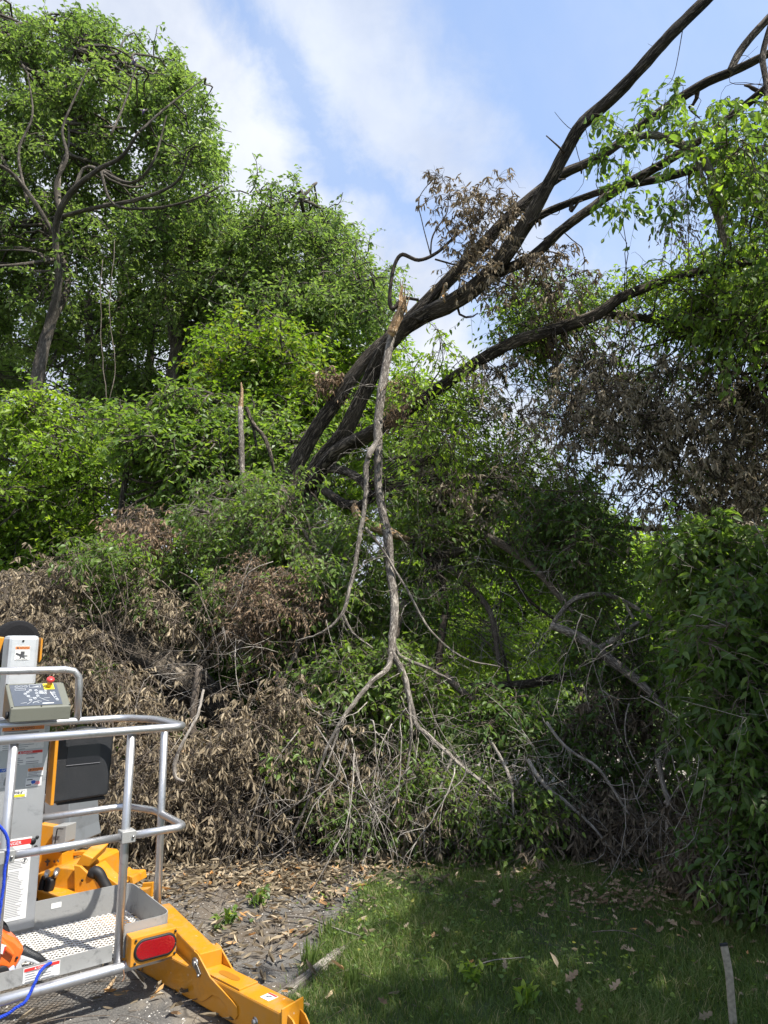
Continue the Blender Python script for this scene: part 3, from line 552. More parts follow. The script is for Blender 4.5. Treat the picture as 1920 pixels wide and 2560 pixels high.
# broken bole that snapped off and its branches
anc.append(stem(gt, [(825, 760, 7.7, 7.7), (862, 700, 7.6, 8.4), (850, 690, 7.6, 7.7), (828, 790, 7.6, 8.4), (818, 880, 7.5, 8.4), (818, 960, 7.5, 7.7), (822, 1050, 7.4, 7.7), (835, 1130, 7.3, 8.4), (842, 1220, 7.2, 9.0), (850, 1310, 7.1, 8.4), (850, 1400, 7, 6.3)], 14, 60, .10)) if False else None
obj_b = Geo()
stem(obj_b, [(870, 650, 7.55, 6.1), (867, 664, 7.55, 8.3), (856, 695, 7.55, 10.0), (846, 722, 7.55, 9.6)], 10, 14, .3)
stem(obj_b, [(866, 612, 7.75, 0.7), (868, 640, 7.75, 3.5), (860, 672, 7.75, 4.9)], 7, 10, .4)
def shards(g, c, d, L, w, n):
    d = unit(np.array(d, float)); o = c+RS.randn(n, 3)*w*.5; e = d+RS.randn(n, 3)*.10; Ls = L*(.35+.65*RS.rand(n)); t = np.linspace(0, 1, 6)
    p = o[:, None]+unit(e)[:, None]*Ls[:, None, None]*t[None, :, None]+RS.randn(n, 6, 3)*w*.12
    tubes(g, p, w*RS.uniform(.22, .5, n)[:, None]*np.array([1, .95, .8, .55, .3, .06])[None], 5, .5, smooth=False)
shards(obj_b, P(868, 668, 7.55), P(874, 612, 7.55)-P(868, 668, 7.55), .36, .045, 11)
obj('splintered_end', obj_b, M['wood'], r)
gb_ = Geo()
anc.append(stem(gb_, [(905, 648, 7.7, 3), (870, 645, 7.7, 4), (848, 668, 7.7, 5), (842, 640, 7.7, 4), (850, 580, 7.7, 4), (868, 550, 7.7, 4.5), (905, 562, 7.6, 4), (945, 545, 7.6, 3.5), (990, 505, 7.6, 3), (1040, 470, 7.6, 2)], 8, 50, .12))
anc.append(stem(gb_, [(930, 555, 7.6, 2), (935, 510, 7.6, 2), (965, 460, 7.6, 1.6), (968, 420, 7.6, 1.2)], 6, 20, .1))
anc.append(stem(gb_, [(930, 550, 7.6, 1.4), (912, 480, 7.6, 1.2), (905, 430, 7.6, 1.1), (935, 385, 7.6, 1)], 5, 20, .1))
anc.append(stem(gb_, [(940, 560, 7.6, 2.2), (990, 575, 7.5, 2), (1060, 600, 7.5, 1.6), (1110, 620, 7.4, 1.2)], 6, 20, .1))
obj('curled_branch', gb_, M['twigdark'], r)
ANC = np.vstack([a for a in anc if a is not None])
gs = Geo()
def fol(part, matn, poly, n, Y, R, kind, m=8, nsub=10, ntw=6, Ltw=.3, lbl=None, root=None, anc=None, **kw):
    gl = Geo(); md = kw.pop('mind', .3); cen, rr = scatter(poly, n, Y[0], Y[1], R*1.15, mind=md)
    nsub = max(4, int(nsub*.8)); m = max(3, int(round(m*.62))) if kind != 'dead' else 6; ntw = ntw if kind != 'dead' else 5; kw.setdefault('bare', .78)
    clumps(gs, gl, cen, rr, ANC if anc is None else anc, kind, nsub, ntw, m, Ltw, **kw)
    if not gl.empty(): obj(part, gl, M[matn], root or r, lbl)
# dry twigs left of the stems against the sky
fol('dry_foliage', 'deadleaf', [(925, 370), (1090, 370), (1160, 440), (1130, 520), (1080, 640), (960, 620), (930, 520)], 16, (7.3, 7.9), .24, 'dead', 6, 9, 5, .20, 'tan dead leaves against the sky', limb=.008, scale=1.05, twr=.0022, mind=.9)
fol('dry_foliage', 'deadleaf', [(1130, 540), (1300, 520), (1300, 700), (1150, 760), (1100, 660)], 9, (7.3, 7.9), .25, 'dead', 7, 8, 5, .22, limb=.008, twr=.003, mind=.7)
# hanging fresh sprays at the top right
gl = Geo(); FC = np.array([P(a, b, y) for a, b, y in ((1305, 255, 5.9), (1325, 315, 5.9), (1345, 400, 5.8), (1352, 440, 5.8), (1395, 235, 6), (1380, 300, 5.9), (1440, 250, 5.9), (1480, 195, 5.9), (1500, 270, 5.9), (1460, 330, 5.8), (1425, 440, 5.9), (1530, 250, 6), (1580, 215, 6), (1600, 290, 5.9), (1550, 330, 6), (1510, 400, 5.9), (1620, 380, 6), (1650, 240, 6.1))])
clumps(gs, gl, FC, .18, ANC, 'big', 5, 4, 4, .18, limb=.007, grav=.35, twr=.0025, bare=.9); obj('fresh_foliage', gl, M['greenleaf'], r, 'sprigs of broad leaves against the sky')
fol('fresh_foliage', 'mapleaf', [(1480, 200), (1560, 190), (1760, 220), (1760, 500), (1560, 480), (1500, 400)], 8, (5.6, 6.6), .26, 'big', 7, 6, 4, .26, limb=.010, grav=.4, twr=.003)
0 and fol('fresh_foliage', 'mapleaf', [(1290, 260), (1350, 220), (1480, 180), (1560, 190), (1760, 220), (1760, 560), (1560, 520), (1500, 420), (1400, 400), (1350, 450), (1310, 380)], 20, (5.2, 6.6), .26, 'big', 7, 6, 4, .26, 'large bright hanging leaves', limb=.012, grav=.5, twr=.003, mind=.55)
fol('fresh_foliage', 'greenleaf', [(1480, 260), (1760, 200), (1760, 700), (1600, 660), (1530, 560), (1540, 400)], 20, (5.2, 7), .34, 'big', 7, 8, 5, .30, limb=.012, grav=.4, twr=.003)
fol('dry_foliage', 'greyleaf', [(1420, 380), (1500, 380), (1480, 540), (1430, 520)], 3, (6, 6.5), .14, 'curl', 9, 7, 4, .16, limb=.004, twr=.002, grav=.9)
fol('dry_foliage', 'greyleaf', [(1570, 330), (1700, 330), (1700, 420), (1570, 420)], 3, (6, 6.5), .2, 'curl', 9, 7, 4, .16, limb=.004, twr=.002, grav=.9)
# canopy on the lower limb
fol('green_foliage', 'greenleaf', [(1050, 630), (1120, 590), (1200, 570), (1290, 590), (1330, 640), (1330, 740), (1180, 800), (1060, 760)], 26, (7.7, 9.2), .32, 'near', 8, 10, 6, .3, 'matted green leaves and vine over the limb', limb=.012, twr=.003)
fol('green_foliage', 'mapleaf', [(1330, 640), (1420, 560), (1500, 530), (1659, 480), (1800, 480), (1800, 740), (1640, 760), (1500, 740), (1380, 740)], 40, (6.5, 9), .38, 'near', 8, 10, 6, .3, limb=.012, twr=.003)
fol('green_foliage', 'greenleaf', [(1460, 600), (1800, 540), (1800, 760), (1600, 760), (1480, 720)], 24, (6, 8), .4, 'big', 8, 9, 6, .3, limb=.012, twr=.003)
fol('green_foliage', 'mapleaf', [(870, 720), (960, 700), (1050, 740), (1040, 860), (1000, 1010), (900, 1000), (880, 880)], 9, (7.0, 8.0), .26, 'near', 8, 7, 5, .28, 'light green sprays hanging among the stems', limb=.010, grav=.5, twr=.003)
fol('dry_foliage', 'greyleaf', [(1020, 760), (1200, 740), (1330, 720), (1560, 740), (1659, 860), (1800, 900), (1800, 1080), (1659, 1130), (1560, 1180), (1440, 1080), (1330, 1010), (1200, 1000), (1060, 960)], 62, (7, 9.5), .36, 'dead', 7, 9, 5, .26, 'grey brown dead leaf bunches hanging in the air', limb=.014, twr=.0035, mind=.5)
fol('dry_foliage', 'greyleaf', [(1180, 860), (1400, 780), (1640, 740), (1760, 780), (1760, 1100), (1660, 1190), (1480, 1190), (1380, 1050), (1230, 1000)], 64, (6.6, 8.6), .34, 'dead', 8, 9, 5, .26, limb=.012, twr=.0035, mind=.5)
fol('green_foliage', 'greenleaf', [(1040, 760), (1300, 730), (1660, 760), (1660, 1120), (1500, 1120), (1400, 1000), (1200, 960), (1050, 900)], 34, (7.6, 9), .3, 'near', 7, 8, 5, .26, limb=.010, twr=.003)
fol('green_foliage', 'mapleaf', [(880, 860), (1040, 840), (1200, 960), (1320, 1040), (1340, 1130), (1150, 1130), (960, 1080), (880, 1000)], 40, (8, 10), .34, 'near', 7, 9, 6, .28, 'sunlit green leaves below the limbs', limb=.010, twr=.003)
stubs = ANC[RS.randint(0, 420, 44)]; sd_ = unit(RS.randn(44, 3)); tubes(gs, fan(stubs, sd_, RS.uniform(.12, .34, 44), 6, .1, .25), RS.uniform(.010, .024, 44)[:, None]*np.array([1.6, 1.1, .9, .8, .6, .4])[None], 7, .3); f_ = fan(ANC[RS.randint(100, 520, 46)], RS.randn(46, 3)+[0, 0, -.3], RS.uniform(.25, .7, 46), 10, .2, .2); tubes(gs, f_, np.full((46, 1), .005)*np.linspace(1, .3, 10)[None], 5)
fol('dry_foliage', 'rustleaf', [(690, 770), (760, 800), (740, 860), (690, 870)], 3, (8.6, 8.9), .16, 'dead', 7, 8, 5, .18, limb=.004, twr=.003)
fol('dry_foliage', 'rustleaf', [(840, 820), (900, 820), (890, 960), (840, 930)], 4, (7.4, 8), .16, 'curl', 9, 8, 5, .18, limb=.004, twr=.002)
fol('dry_foliage', 'greyleaf', [(870, 980), (1000, 960), (1090, 980), (1100, 1130), (940, 1120)], 16, (7.6, 8.8), .26, 'dead', 7, 9, 5, .22, limb=.008, twr=.003)
obj('branches', gs, M['twigdark'], r)

# ------------------------------------------------------------------ hanging snapped pole
def piece(name, label, cat, stems, bark, base=None, S=10, side=0, sidem=None, group=None, wood=None, twigs=0, tw_reg=None):
    p0 = P(stems[0][0][0], stems[0][0][1], stems[0][0][2]); r = thing(name, label, cat, p0, group); g = Geo(); anc = []
    for s in stems: anc.append(stem(g, s, S, max(10, 7*len(s)), .12, .002))
    anc = np.vstack(anc)
    if side:
        k = RS.randint(0, len(anc)-3, side); d = unit(RS.randn(side, 3)*[.9, .6, .8]+[0, 0, -.25]); f = fan(anc[k], d, RS.uniform(.15, .6, side), 7, .25, .22); tubes(g, f, RS.uniform(.002, .0045, side)[:, None]*np.linspace(1, .4, 7)[None], 4)
        k2 = np.repeat(np.arange(side), 3); f2 = fan(f[k2, RS.randint(2, 6, side*3)], unit(RS.randn(side*3, 3)), RS.uniform(.06, .3, side*3), 5, .3, .2); tubes(g, f2, np.full((side*3, 1), .0016)*np.linspace(1, .5, 5)[None], 3)
    obj('stem', g, M[bark], r)
    if wood:
        g = Geo()
        for s in wood: stem(g, s, 8, 12, .35)
        obj('splintered_end', g, M['wood'], r)
    return r, anc
pole, pa = piece('snapped_branch', 'long bare branch hanging straight down through the middle, forked at its lower end', 'branch',
 [[(850, 715, 7.7, 8.2), (838, 760, 7.6, 9.0), (826, 830, 7.5, 9.8), (818, 900, 7.4, 9.8), (816, 960, 7.3, 9.0), (820, 1040, 7.2, 8.2), (832, 1110, 7.1, 9.0), (842, 1160, 7.0, 9.8), (846, 1230, 6.9, 9.0), (852, 1300, 6.7, 9.0), (848, 1370, 6.5, 8.2), (846, 1415, 6.4, 8.2)],
  [(846, 1412, 6.4, 5.7), (835, 1445, 6.3, 5.7), (800, 1475, 6.2, 4.9), (765, 1515, 6.1, 4.5), (735, 1560, 6, 4.1), (710, 1620, 6, 3.3), (690, 1680, 6, 2.9), (655, 1765, 6, 2.5), (640, 1800, 6, 2.0), (650, 1870, 5.95, 1.2)],
  [(848, 1412, 6.4, 6.6), (870, 1450, 6.35, 6.1), (885, 1510, 6.3, 5.7), (900, 1570, 6.25, 4.9), (920, 1590, 6.2, 4.1), (960, 1625, 6.15, 3.7), (1000, 1660, 6.1, 3.3), (1050, 1700, 6, 2.5), (1100, 1760, 6, 1.6), (1150, 1800, 6, 1.2)],
  [(885, 1510, 6.3, 3.3), (890, 1580, 6.2, 3.0), (885, 1640, 6.2, 2.5), (875, 1680, 6.15, 1.8)],
  [(975, 1640, 6.1, 2.8), (950, 1700, 6, 2.5), (920, 1745, 5.95, 2.5), (915, 1800, 5.9, 2.1), (922, 1890, 5.85, 1.6)],
  [(735, 1560, 6, 2.5), (715, 1620, 5.95, 2.1), (700, 1660, 5.9, 1.6)], [(700, 1660, 6, 2.0), (740, 1690, 6, 1.6), (800, 1730, 5.95, 1.3), (860, 1790, 5.9, 1.0)],
  [(800, 970, 7.25, 5.7), (790, 1010, 7.2, 5.7), (792, 1050, 7.15, 4.9), (785, 1120, 7.05, 4.9), (772, 1190, 6.95, 4.5), (755, 1260, 6.85, 4.1), (740, 1320, 6.75, 3.7), (700, 1360, 6.7, 2.5), (640, 1385, 6.7, 1.6)],
  [(740, 1325, 6.75, 2.9), (760, 1360, 6.7, 2.5), (805, 1400, 6.65, 1.6)], [(818, 950, 7.3, 6.6), (805, 970, 7.25, 6.6), (795, 990, 7.2, 5.7)],
  [(640, 1800, 6, 1.2), (600, 1840, 5.95, 1.1), (560, 1850, 5.9, 0.8)], [(655, 1765, 6, 1.5), (600, 1760, 6, 1.2), (570, 1700, 6, 1.0)], [(790, 1140, 7, 3.3), (830, 1190, 6.9, 2.5), (870, 1260, 6.8, 2.5), (930, 1360, 6.7, 2.0), (1000, 1420, 6.6, 1.6), (1080, 1440, 6.6, 1.3)],
  [(850, 1390, 6.5, 4.1), (870, 1420, 6.5, 3.7), (920, 1440, 6.4, 3.3), (975, 1470, 6.4, 2.0)]],
 'barkgrey', S=10, side=120)
piece('snapped_branch', 'upright broken stub left of the big stems with a splintered pale top and forked foot', 'branch',
 [[(520, 880, 9.6, 5.5), (519, 950, 9.5, 6), (522, 1030, 9.4, 5.5), (527, 1100, 9.3, 5), (541, 1145, 9.2, 4)], [(527, 1110, 9.3, 4.5), (510, 1150, 9.2, 4), (480, 1210, 9.1, 3)]], 'barkgrey', wood=[[(521, 826, 9.6, 1), (522, 850, 9.6, 3.5), (520, 885, 9.6, 5.6)]], side=12)
piece('snapped_branch', 'short bent broken branch immediately right of the splintered stub', 'branch',
 [[(532, 880, 9.7, 4), (545, 910, 9.7, 4), (570, 945, 9.6, 4.5), (585, 985, 9.5, 4), (592, 1020, 9.5, 3)], [(545, 915, 9.7, 3.5), (550, 940, 9.7, 3), (552, 965, 9.7, 2.5)]], 'bark', side=8)
piece('snapped_branch', 'bunch of thin brown branches leaning together below the twin leaning stems', 'branch',
 [[(610, 1050, 8.4, 4), (590, 1100, 8.2, 3.5), (560, 1170, 8, 3), (530, 1230, 7.9, 2)], [(612, 1050, 8.4, 4), (605, 1110, 8.2, 3), (570, 1160, 8, 2.5)], [(615, 1060, 8.4, 3.5), (640, 1120, 8.2, 3.5), (665, 1160, 8, 3), (690, 1210, 7.9, 2)], [(625, 1110, 8.3, 3), (612, 1150, 8.2, 2)]], 'twig', side=16)
fallen_limb, fa = piece('torn_limb', 'torn dark limb with a long orange strip of bare wood behind the hanging branch', 'branch',
 [[(700, 1060, 8.6, 9), (740, 1085, 8.4, 10), (770, 1092, 8.2, 10)], [(870, 1150, 7.9, 10), (900, 1180, 7.8, 11), (940, 1225, 7.7, 10), (955, 1280, 7.7, 8), (960, 1330, 7.7, 7), (945, 1420, 7.7, 6)], [(920, 1195, 7.8, 10), (970, 1195, 7.7, 9), (1000, 1185, 7.6, 6)]], 'bark', S=12, side=16,
 wood=[[(765, 1092, 7.55, 6), (778, 1120, 7.45, 10), (810, 1140, 7.4, 11), (850, 1155, 7.4, 9), (885, 1165, 7.5, 4)]])
piece('torn_limb', 'grey smooth limb sloping down to the right across the lower gap', 'branch',
 [[(1190, 1350, 6.9, 8), (1250, 1375, 6.8, 10), (1300, 1410, 6.7, 10), (1360, 1455, 6.6, 9), (1400, 1490, 6.5, 7), (1440, 1540, 6.4, 5)], [(1295, 1400, 6.7, 6), (1340, 1375, 6.7, 6), (1380, 1345, 6.8, 5)], [(1195, 1345, 6.9, 4), (1240, 1295, 6.9, 5), (1300, 1285, 6.9, 5), (1350, 1300, 6.9, 4.5), (1420, 1345, 6.8, 4), (1480, 1400, 6.8, 3), (1540, 1480, 6.7, 2.5)], [(1350, 1300, 6.9, 3), (1370, 1350, 6.8, 3), (1360, 1390, 6.8, 2.5)]], 'barkgrey', S=12, side=20)
piece('torn_limb', 'dark dead limb lying level behind the smooth grey one', 'branch',
 [[(1010, 1480, 7.9, 4), (1090, 1480, 7.8, 8), (1160, 1470, 7.7, 9), (1240, 1450, 7.6, 8), (1300, 1420, 7.6, 7)], [(1100, 1480, 7.8, 3), (1090, 1420, 7.8, 3), (1075, 1370, 7.8, 2)]], 'bark', S=12, side=14)
piece('snapped_branch', 'bare dark curved branch rising against the gap of sky at the right', 'branch',
 [[(1300, 1000, 8.6, 3), (1400, 1010, 8.6, 4), (1460, 980, 8.6, 5), (1490, 930, 8.6, 4)], [(1080, 1110, 8.9, 4), (1200, 1120, 8.8, 5), (1320, 1135, 8.7, 5), (1460, 1145, 8.6, 4), (1659, 1150, 8.5, 3)]], 'twigdark', side=26)
piece('snapped_branch', 'smooth grey branch arching down from the fresh leaves at the top right', 'branch',
 [[(1370, 300, 6, 8), (1400, 290, 6, 8), (1450, 300, 6, 9), (1520, 340, 6, 10), (1545, 400, 6, 10), (1560, 480, 6, 9), (1572, 530, 6, 9)], [(1500, 330, 6, 5), (1530, 420, 6, 4.5), (1562, 520, 6, 4)]], 'barkgrey', side=14)
piece('snapped_branch', 'pale bent stick dangling just right of the lift basket rail', 'branch',
 [[(440, 1490, 5.7, 2.5), (425, 1540, 5.6, 3), (395, 1600, 5.5, 3.4), (380, 1635, 5.5, 4), (380, 1670, 5.5, 4), (398, 1688, 5.5, 2)]], 'twigpale', S=8)
piece('snapped_branch', 'dark upright dead stem in the brush centre right, forked against the light', 'branch',
 [[(960, 1330, 7.4, 7), (950, 1420, 7.3, 7), (945, 1500, 7.2, 6), (940, 1600, 7.1, 5)], [(1200, 1340, 7.6, 3), (1150, 1300, 7.7, 3), (1100, 1240, 7.8, 3)]], 'twigdark', side=18)
piece('snapped_branch', 'tangle of bare grey shoots low in the brush to the right', 'branch',
 [[(1180, 1560, 6.2, 3), (1230, 1620, 6.1, 3), (1290, 1660, 6, 3), (1360, 1760, 5.9, 2)], [(1420, 1640, 6, 5), (1430, 1700, 5.9, 5), (1440, 1750, 5.8, 5), (1430, 1850, 5.8, 4), (1390, 1900, 5.8, 3)], [(1435, 1730, 5.9, 4), (1500, 1780, 5.8, 3), (1560, 1820, 5.7, 2)], [(1140, 1640, 6.2, 4), (1180, 1700, 6.1, 4), (1250, 1760, 6, 3), (1330, 1850, 5.9, 2)], [(1060, 1600, 6.2, 3), (1100, 1680, 6.1, 3), (1110, 1760, 6, 2)]], 'twigpale', side=46)
def shoots(label, boxes, n, bark):
    r = thing('hanging_shoots', label, 'branch', P(boxes[0][0], boxes[0][1], boxes[0][4])); g = Geo()
    for (x0, y0, x1, y1, Y, k) in boxes:
        o = np.array([P(RS.uniform(x0, x1), RS.uniform(y0, y1), Y+RS.uniform(-.3, .4)) for _ in range(k)]); L = RS.uniform(.3, 1.1, k)
        f = fan(o, np.column_stack([RS.randn(k)*.8, RS.randn(k)*.5, -1.1+RS.randn(k)*.5]), L, 12, .25, .13); f += np.cumsum(RS.randn(k, 12, 3)*.006, 1)
        tubes(g, f, RS.uniform(.0035, .007, k)[:, None]*np.linspace(1, .35, 12)[None], 5); k2 = np.repeat(np.arange(k), 5); j = RS.randint(2, 11, k*5)
        d = unit(f[k2, j]-f[k2, j-1]); f2 = fan(f[k2, j], d+RS.randn(k*5, 3)*.7, RS.uniform(.1, .45, k*5), 8, .15, .14); tubes(g, f2, RS.uniform(.0018, .0032, k*5)[:, None]*np.linspace(1, .4, 8)[None], 4)
        k3 = np.repeat(np.arange(k*5), 2); f3 = fan(f2[k3, RS.randint(2, 7, k*10)], RS.randn(k*10, 3), RS.uniform(.05, .2, k*10), 5, .1, .14); tubes(g, f3, np.full((k*10, 1), .0014)*np.linspace(1, .5, 5)[None], 3)
    obj('shoots', g, M[bark], r)
shoots('fine bare grey shoots hanging low in front of the centre of the brush', [(640, 1480, 1000, 1640, 6.0, 15), (600, 1600, 760, 1740, 5.9, 5), (880, 1600, 1150, 1700, 5.9, 8)], 0, 'twigpale')
shoots('fine brown shoots tangled around the foot of the leaning stems', [(520, 1050, 760, 1200, 8.0, 26), (860, 1050, 1000, 1300, 7.4, 16)], 0, 'twig')
shoots('fine grey shoots crossing the dark hollow at the right', [(1150, 1280, 1500, 1640, 6.3, 16), (1350, 1500, 1600, 1700, 5.2, 7)], 0, 'twigpale')
shoots('fine dark shoots hanging under the high brown boughs', [(1000, 760, 1500, 1000, 7.2, 34)], 0, 'twig')
shoots('fine brown shoots over the dead left side of the pile', [(150, 1200, 520, 1400, 7.2, 26), (240, 1560, 600, 1700, 6.2, 24)], 0, 'twig')
# ------------------------------------------------------------------ fallen trunk on the left with its dead crown
ft = thing('fallen_tree', 'thick fallen trunk lying from the left edge towards the middle, draped in dead leaves', 'fallen tree', P(100, 1500, 8)*[1, 1, 0]); g = Geo(); gs = Geo()
a1 = stem(g, [(-120, 1240, 8.6, 60), (-20, 1310, 8.3, 52), (60, 1355, 8.1, 34), (150, 1370, 8, 30), (250, 1392, 7.9, 32), (330, 1425, 7.8, 40), (400, 1475, 7.7, 40), (460, 1520, 7.6, 36), (520, 1590, 7.6, 30)], 24, 70, .12)
a2 = stem(g, [(230, 1395, 7.9, 18), (330, 1390, 8.2, 14), (420, 1370, 8.4, 13), (480, 1350, 8.5, 10)], 14, 24, .12)
a3 = stem(g, [(0, 1262, 8.8, 26), (160, 1270, 9, 22), (330, 1262, 9.1, 16), (380, 1250, 9.1, 15)], 16, 26, .12)
a4 = stem(g, [(390, 1490, 7.7, 26), (370, 1580, 7.7, 20), (350, 1680, 7.7, 18)], 14, 20, .12)
a5 = stem(g, [(235, 1600, 6.6, 7), (260, 1690, 6.4, 9), (300, 1750, 6.2, 8), (360, 1790, 6.1, 5)], 10, 20, .12)
a6 = stem(g, [(640, 1080, 8.6, 22), (560, 1200, 8.6, 20), (470, 1350, 8.6, 18), (430, 1460, 8.5, 14)], 14, 26, .12)
obj('trunk', g, M['bark'], ft)
g = Geo(); stem(g, [(384, 1242, 9.0, 5), (365, 1254, 9.0, 18), (352, 1258, 9.05, 15)], 12, 8, .2); obj('splintered_end', g, M['wood'], ft); g = Geo(); stem(g, [(415, 1368, 8.25, 4), (450, 1360, 8.3, 9), (478, 1345, 8.35, 5)], 10, 10, .3); obj('splintered_end', g, M['wood'], ft)
FA = np.vstack([a1, a2, a3, a4, a5, a6])
def ffol(part, mm, poly, n, Y, R, kind, m=8, nsub=11, ntw=6, Ltw=.26, lbl=None, **kw):
    fol(part, mm, poly, n, Y, R, kind, m, nsub, ntw, Ltw, lbl, ft, FA, limb=.010, twr=.003, **kw)
ffol('dry_foliage', 'deadleaf', [(-60, 1250), (150, 1210), (330, 1210), (470, 1250), (520, 1330), (480, 1400), (330, 1350), (200, 1320), (60, 1330), (-60, 1320)], 44, (7.6, 8.8), .28, 'dead', lbl='tan dead leaf bunches over the trunk')
ffol('dry_foliage', 'deadleaf', [(0, 1330), (170, 1330), (230, 1390), (220, 1440), (60, 1400)], 9, (7.1, 7.6), .22, 'dead')
ffol('green_foliage', 'greenleaf', [(100, 1150), (520, 1160), (540, 1370), (250, 1320)], 30, (7.4, 8.6), .22, 'near')
ffol('dry_foliage', 'deadleaf', [(60, 1400), (230, 1440), (380, 1520), (420, 1600), (330, 1640), (250, 1560), (120, 1500)], 26, (6.7, 7.5), .26, 'dead')
ffol('dry_foliage', 'rustleaf', [(230, 1040), (320, 1030), (340, 1100), (420, 1180), (330, 1230), (220, 1180)], 11, (8, 9), .26, 'dead', nsub=8)
ffol('green_foliage', 'greenleaf', [(80, 1400), (240, 1420), (260, 1530), (160, 1560), (80, 1500)], 14, (7.2, 8), .22, 'near', lbl='ivy like green leaves under the trunk')
obj('branches', gs, M['twig'], ft)
def bush(label, x, Y, poly, n, R, Ys, mm, **kw):
    tree('bush', label, 'bush', gbase(x, Y), [[(x, 1800 if Y < 9.5 else 1740, Y, 6), (x+10, 1560, Y, 4), (x+20, 1400, Y, 2)]], [dict(poly=poly, n=n, Y=Ys, R=R, kind='mid', nsub=10, ntw=5, m=6, Ltw=.3, limb=.012, twr=.004, m_=mm, bare=.85, **kw)], leafm=mm)
bush('shaded green undergrowth behind the left end of the fallen trunk', 60, 10.5, [(-150, 1260), (300, 1280), (300, 1720), (-150, 1720)], 60, .5, (9.6, 12), 'greenleaf')
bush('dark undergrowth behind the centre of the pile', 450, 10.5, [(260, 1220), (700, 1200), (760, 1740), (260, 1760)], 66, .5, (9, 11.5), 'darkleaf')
# ------------------------------------------------------------------ fallen boughs making up the brush
def bough(label, main, fols, bark='twig', name='fallen_bough', side=10, S=8, group=None):
    global gs
    p = P(main[0][0], main[0][1], main[0][2]); r = thing(name, label, 'branch', p, group); g = Geo(); a = stem(g, main, S, 26, .1, .003)
    obj('limb', g, M[bark], r); gs = Geo()
    for (part, mm, poly, n, Y, R, kind, kw) in fols:
        kw = dict(kw); kw.setdefault('limb', .008); kw.setdefault('twr', .0026)
        fol(part, mm, poly, n, Y, R, kind, kw.pop('m', 8), kw.pop('nsub', 10), kw.pop('ntw', 6), kw.pop('Ltw', .26), kw.pop('lbl', None), r, a, **kw)
    if side:
        side *= 3; f = fan(a[RS.randint(0, len(a), side)]+RS.randn(side, 3)*.22, RS.randn(side, 3)+[0, -.5, -.2], RS.uniform(.3, 1.0, side), 8, .25, .2); gp = Geo()
        tubes(gp, f, RS.uniform(.0022, .005, side)[:, None]*np.linspace(1, .35, 8)[None], 4); k2 = np.repeat(np.arange(side), 3)
        tubes(gp, fan(f[k2, RS.randint(2, 7, side*3)], RS.randn(side*3, 3), RS.uniform(.08, .35, side*3), 6, .2, .2), np.full((side*3, 1), .0016)*np.linspace(1, .5, 6)[None], 3); obj('bare_twigs', gp, M['twigpale'], r)
    obj('branches', gs, M['twig'], r)
G, D_, K_ = 'green_foliage', 'dry_foliage', 'near'
bough('brown leafed bough hanging directly behind the basket rail corner', [(430, 1440, 7.2, 8), (420, 1600, 7, 7), (480, 1720, 6.8, 5), (520, 1820, 6.6, 3)],
 [(D_, 'deadleaf', [(250, 1620), (400, 1600), (520, 1580), (560, 1640), (540, 1760), (420, 1800), (280, 1760), (240, 1660)], 34, (6.2, 7.4), .24, 'dead', {}), (G, 'greenleaf', [(250, 1600), (540, 1580), (540, 1720), (280, 1740)], 10, (6.8, 7.8), .2, K_, {})])
bough('brown leafed bough heaped at the centre foot of the pile', [(600, 1450, 7.3, 8), (610, 1600, 7, 7), (640, 1740, 6.6, 5), (600, 1850, 6.3, 3)],
 [(D_, 'deadleaf', [(500, 1480), (620, 1470), (730, 1560), (740, 1700), (700, 1840), (560, 1860), (480, 1760), (500, 1620)], 38, (6.1, 7.3), .24, 'dead', {}), (G, 'greenleaf', [(500, 1480), (720, 1500), (700, 1800), (560, 1800)], 14, (6.2, 7.4), .2, K_, {})])
bough('dead bough trailing on the drive behind the tow arm', [(240, 1700, 7.4, 8), (320, 1780, 7.0, 7), (400, 1830, 6.7, 5), (480, 1870, 6.4, 3)],
 [(D_, 'deadleaf', [(180, 1680), (330, 1700), (500, 1760), (620, 1810), (640, 1900), (430, 1910), (280, 1860), (180, 1800)], 54, (6.0, 7.2), .22, 'dead', {})])
bough('rust coloured dry bough with fine leaves above the left centre of the pile', [(690, 1240, 7.6, 7), (620, 1290, 7.5, 6), (560, 1350, 7.3, 4), (500, 1420, 7.2, 3)],
 [(D_, 'rustleaf', [(500, 1180), (620, 1230), (690, 1230), (720, 1290), (640, 1420), (540, 1480), (500, 1330)], 26, (7, 7.8), .24, 'curl', dict(m=11, nsub=11))])
bough('green bough between the splintered stub and the leaning stems', [(620, 1200, 8.2, 8), (560, 1150, 8.3, 6), (480, 1120, 8.5, 4), (420, 1100, 8.6, 3)],
 [(G, 'greenleaf', [(380, 1080), (480, 1020), (600, 1020), (690, 1090), (700, 1200), (600, 1240), (480, 1230), (380, 1180)], 44, (7.8, 9.4), .28, K_, {})])
bough('leafy green bough in the centre, left of the hanging branch', [(760, 1150, 7.8, 9), (700, 1280, 7.5, 7), (640, 1400, 7.2, 5), (600, 1500, 7, 4)],
 [(G, 'greenleaf', [(600, 1180), (760, 1120), (840, 1180), (840, 1380), (780, 1480), (640, 1480), (560, 1400), (580, 1260)], 54, (7.1, 8.2), .27, K_, {})])
bough('leafy green bough right behind the lower fork of the hanging branch', [(870, 1300, 7.4, 9), (830, 1450, 7.1, 7), (780, 1580, 6.8, 5), (760, 1700, 6.5, 4)],
 [(G, 'greenleaf', [(680, 1420), (820, 1380), (930, 1420), (950, 1560), (900, 1640), (760, 1660), (690, 1560)], 52, (6.5, 7.6), .27, K_, {}),
  (D_, 'deadleaf', [(640, 1600), (860, 1600), (880, 1780), (700, 1820), (620, 1720)], 18, (6.4, 7.4), .24, 'dead', {})])
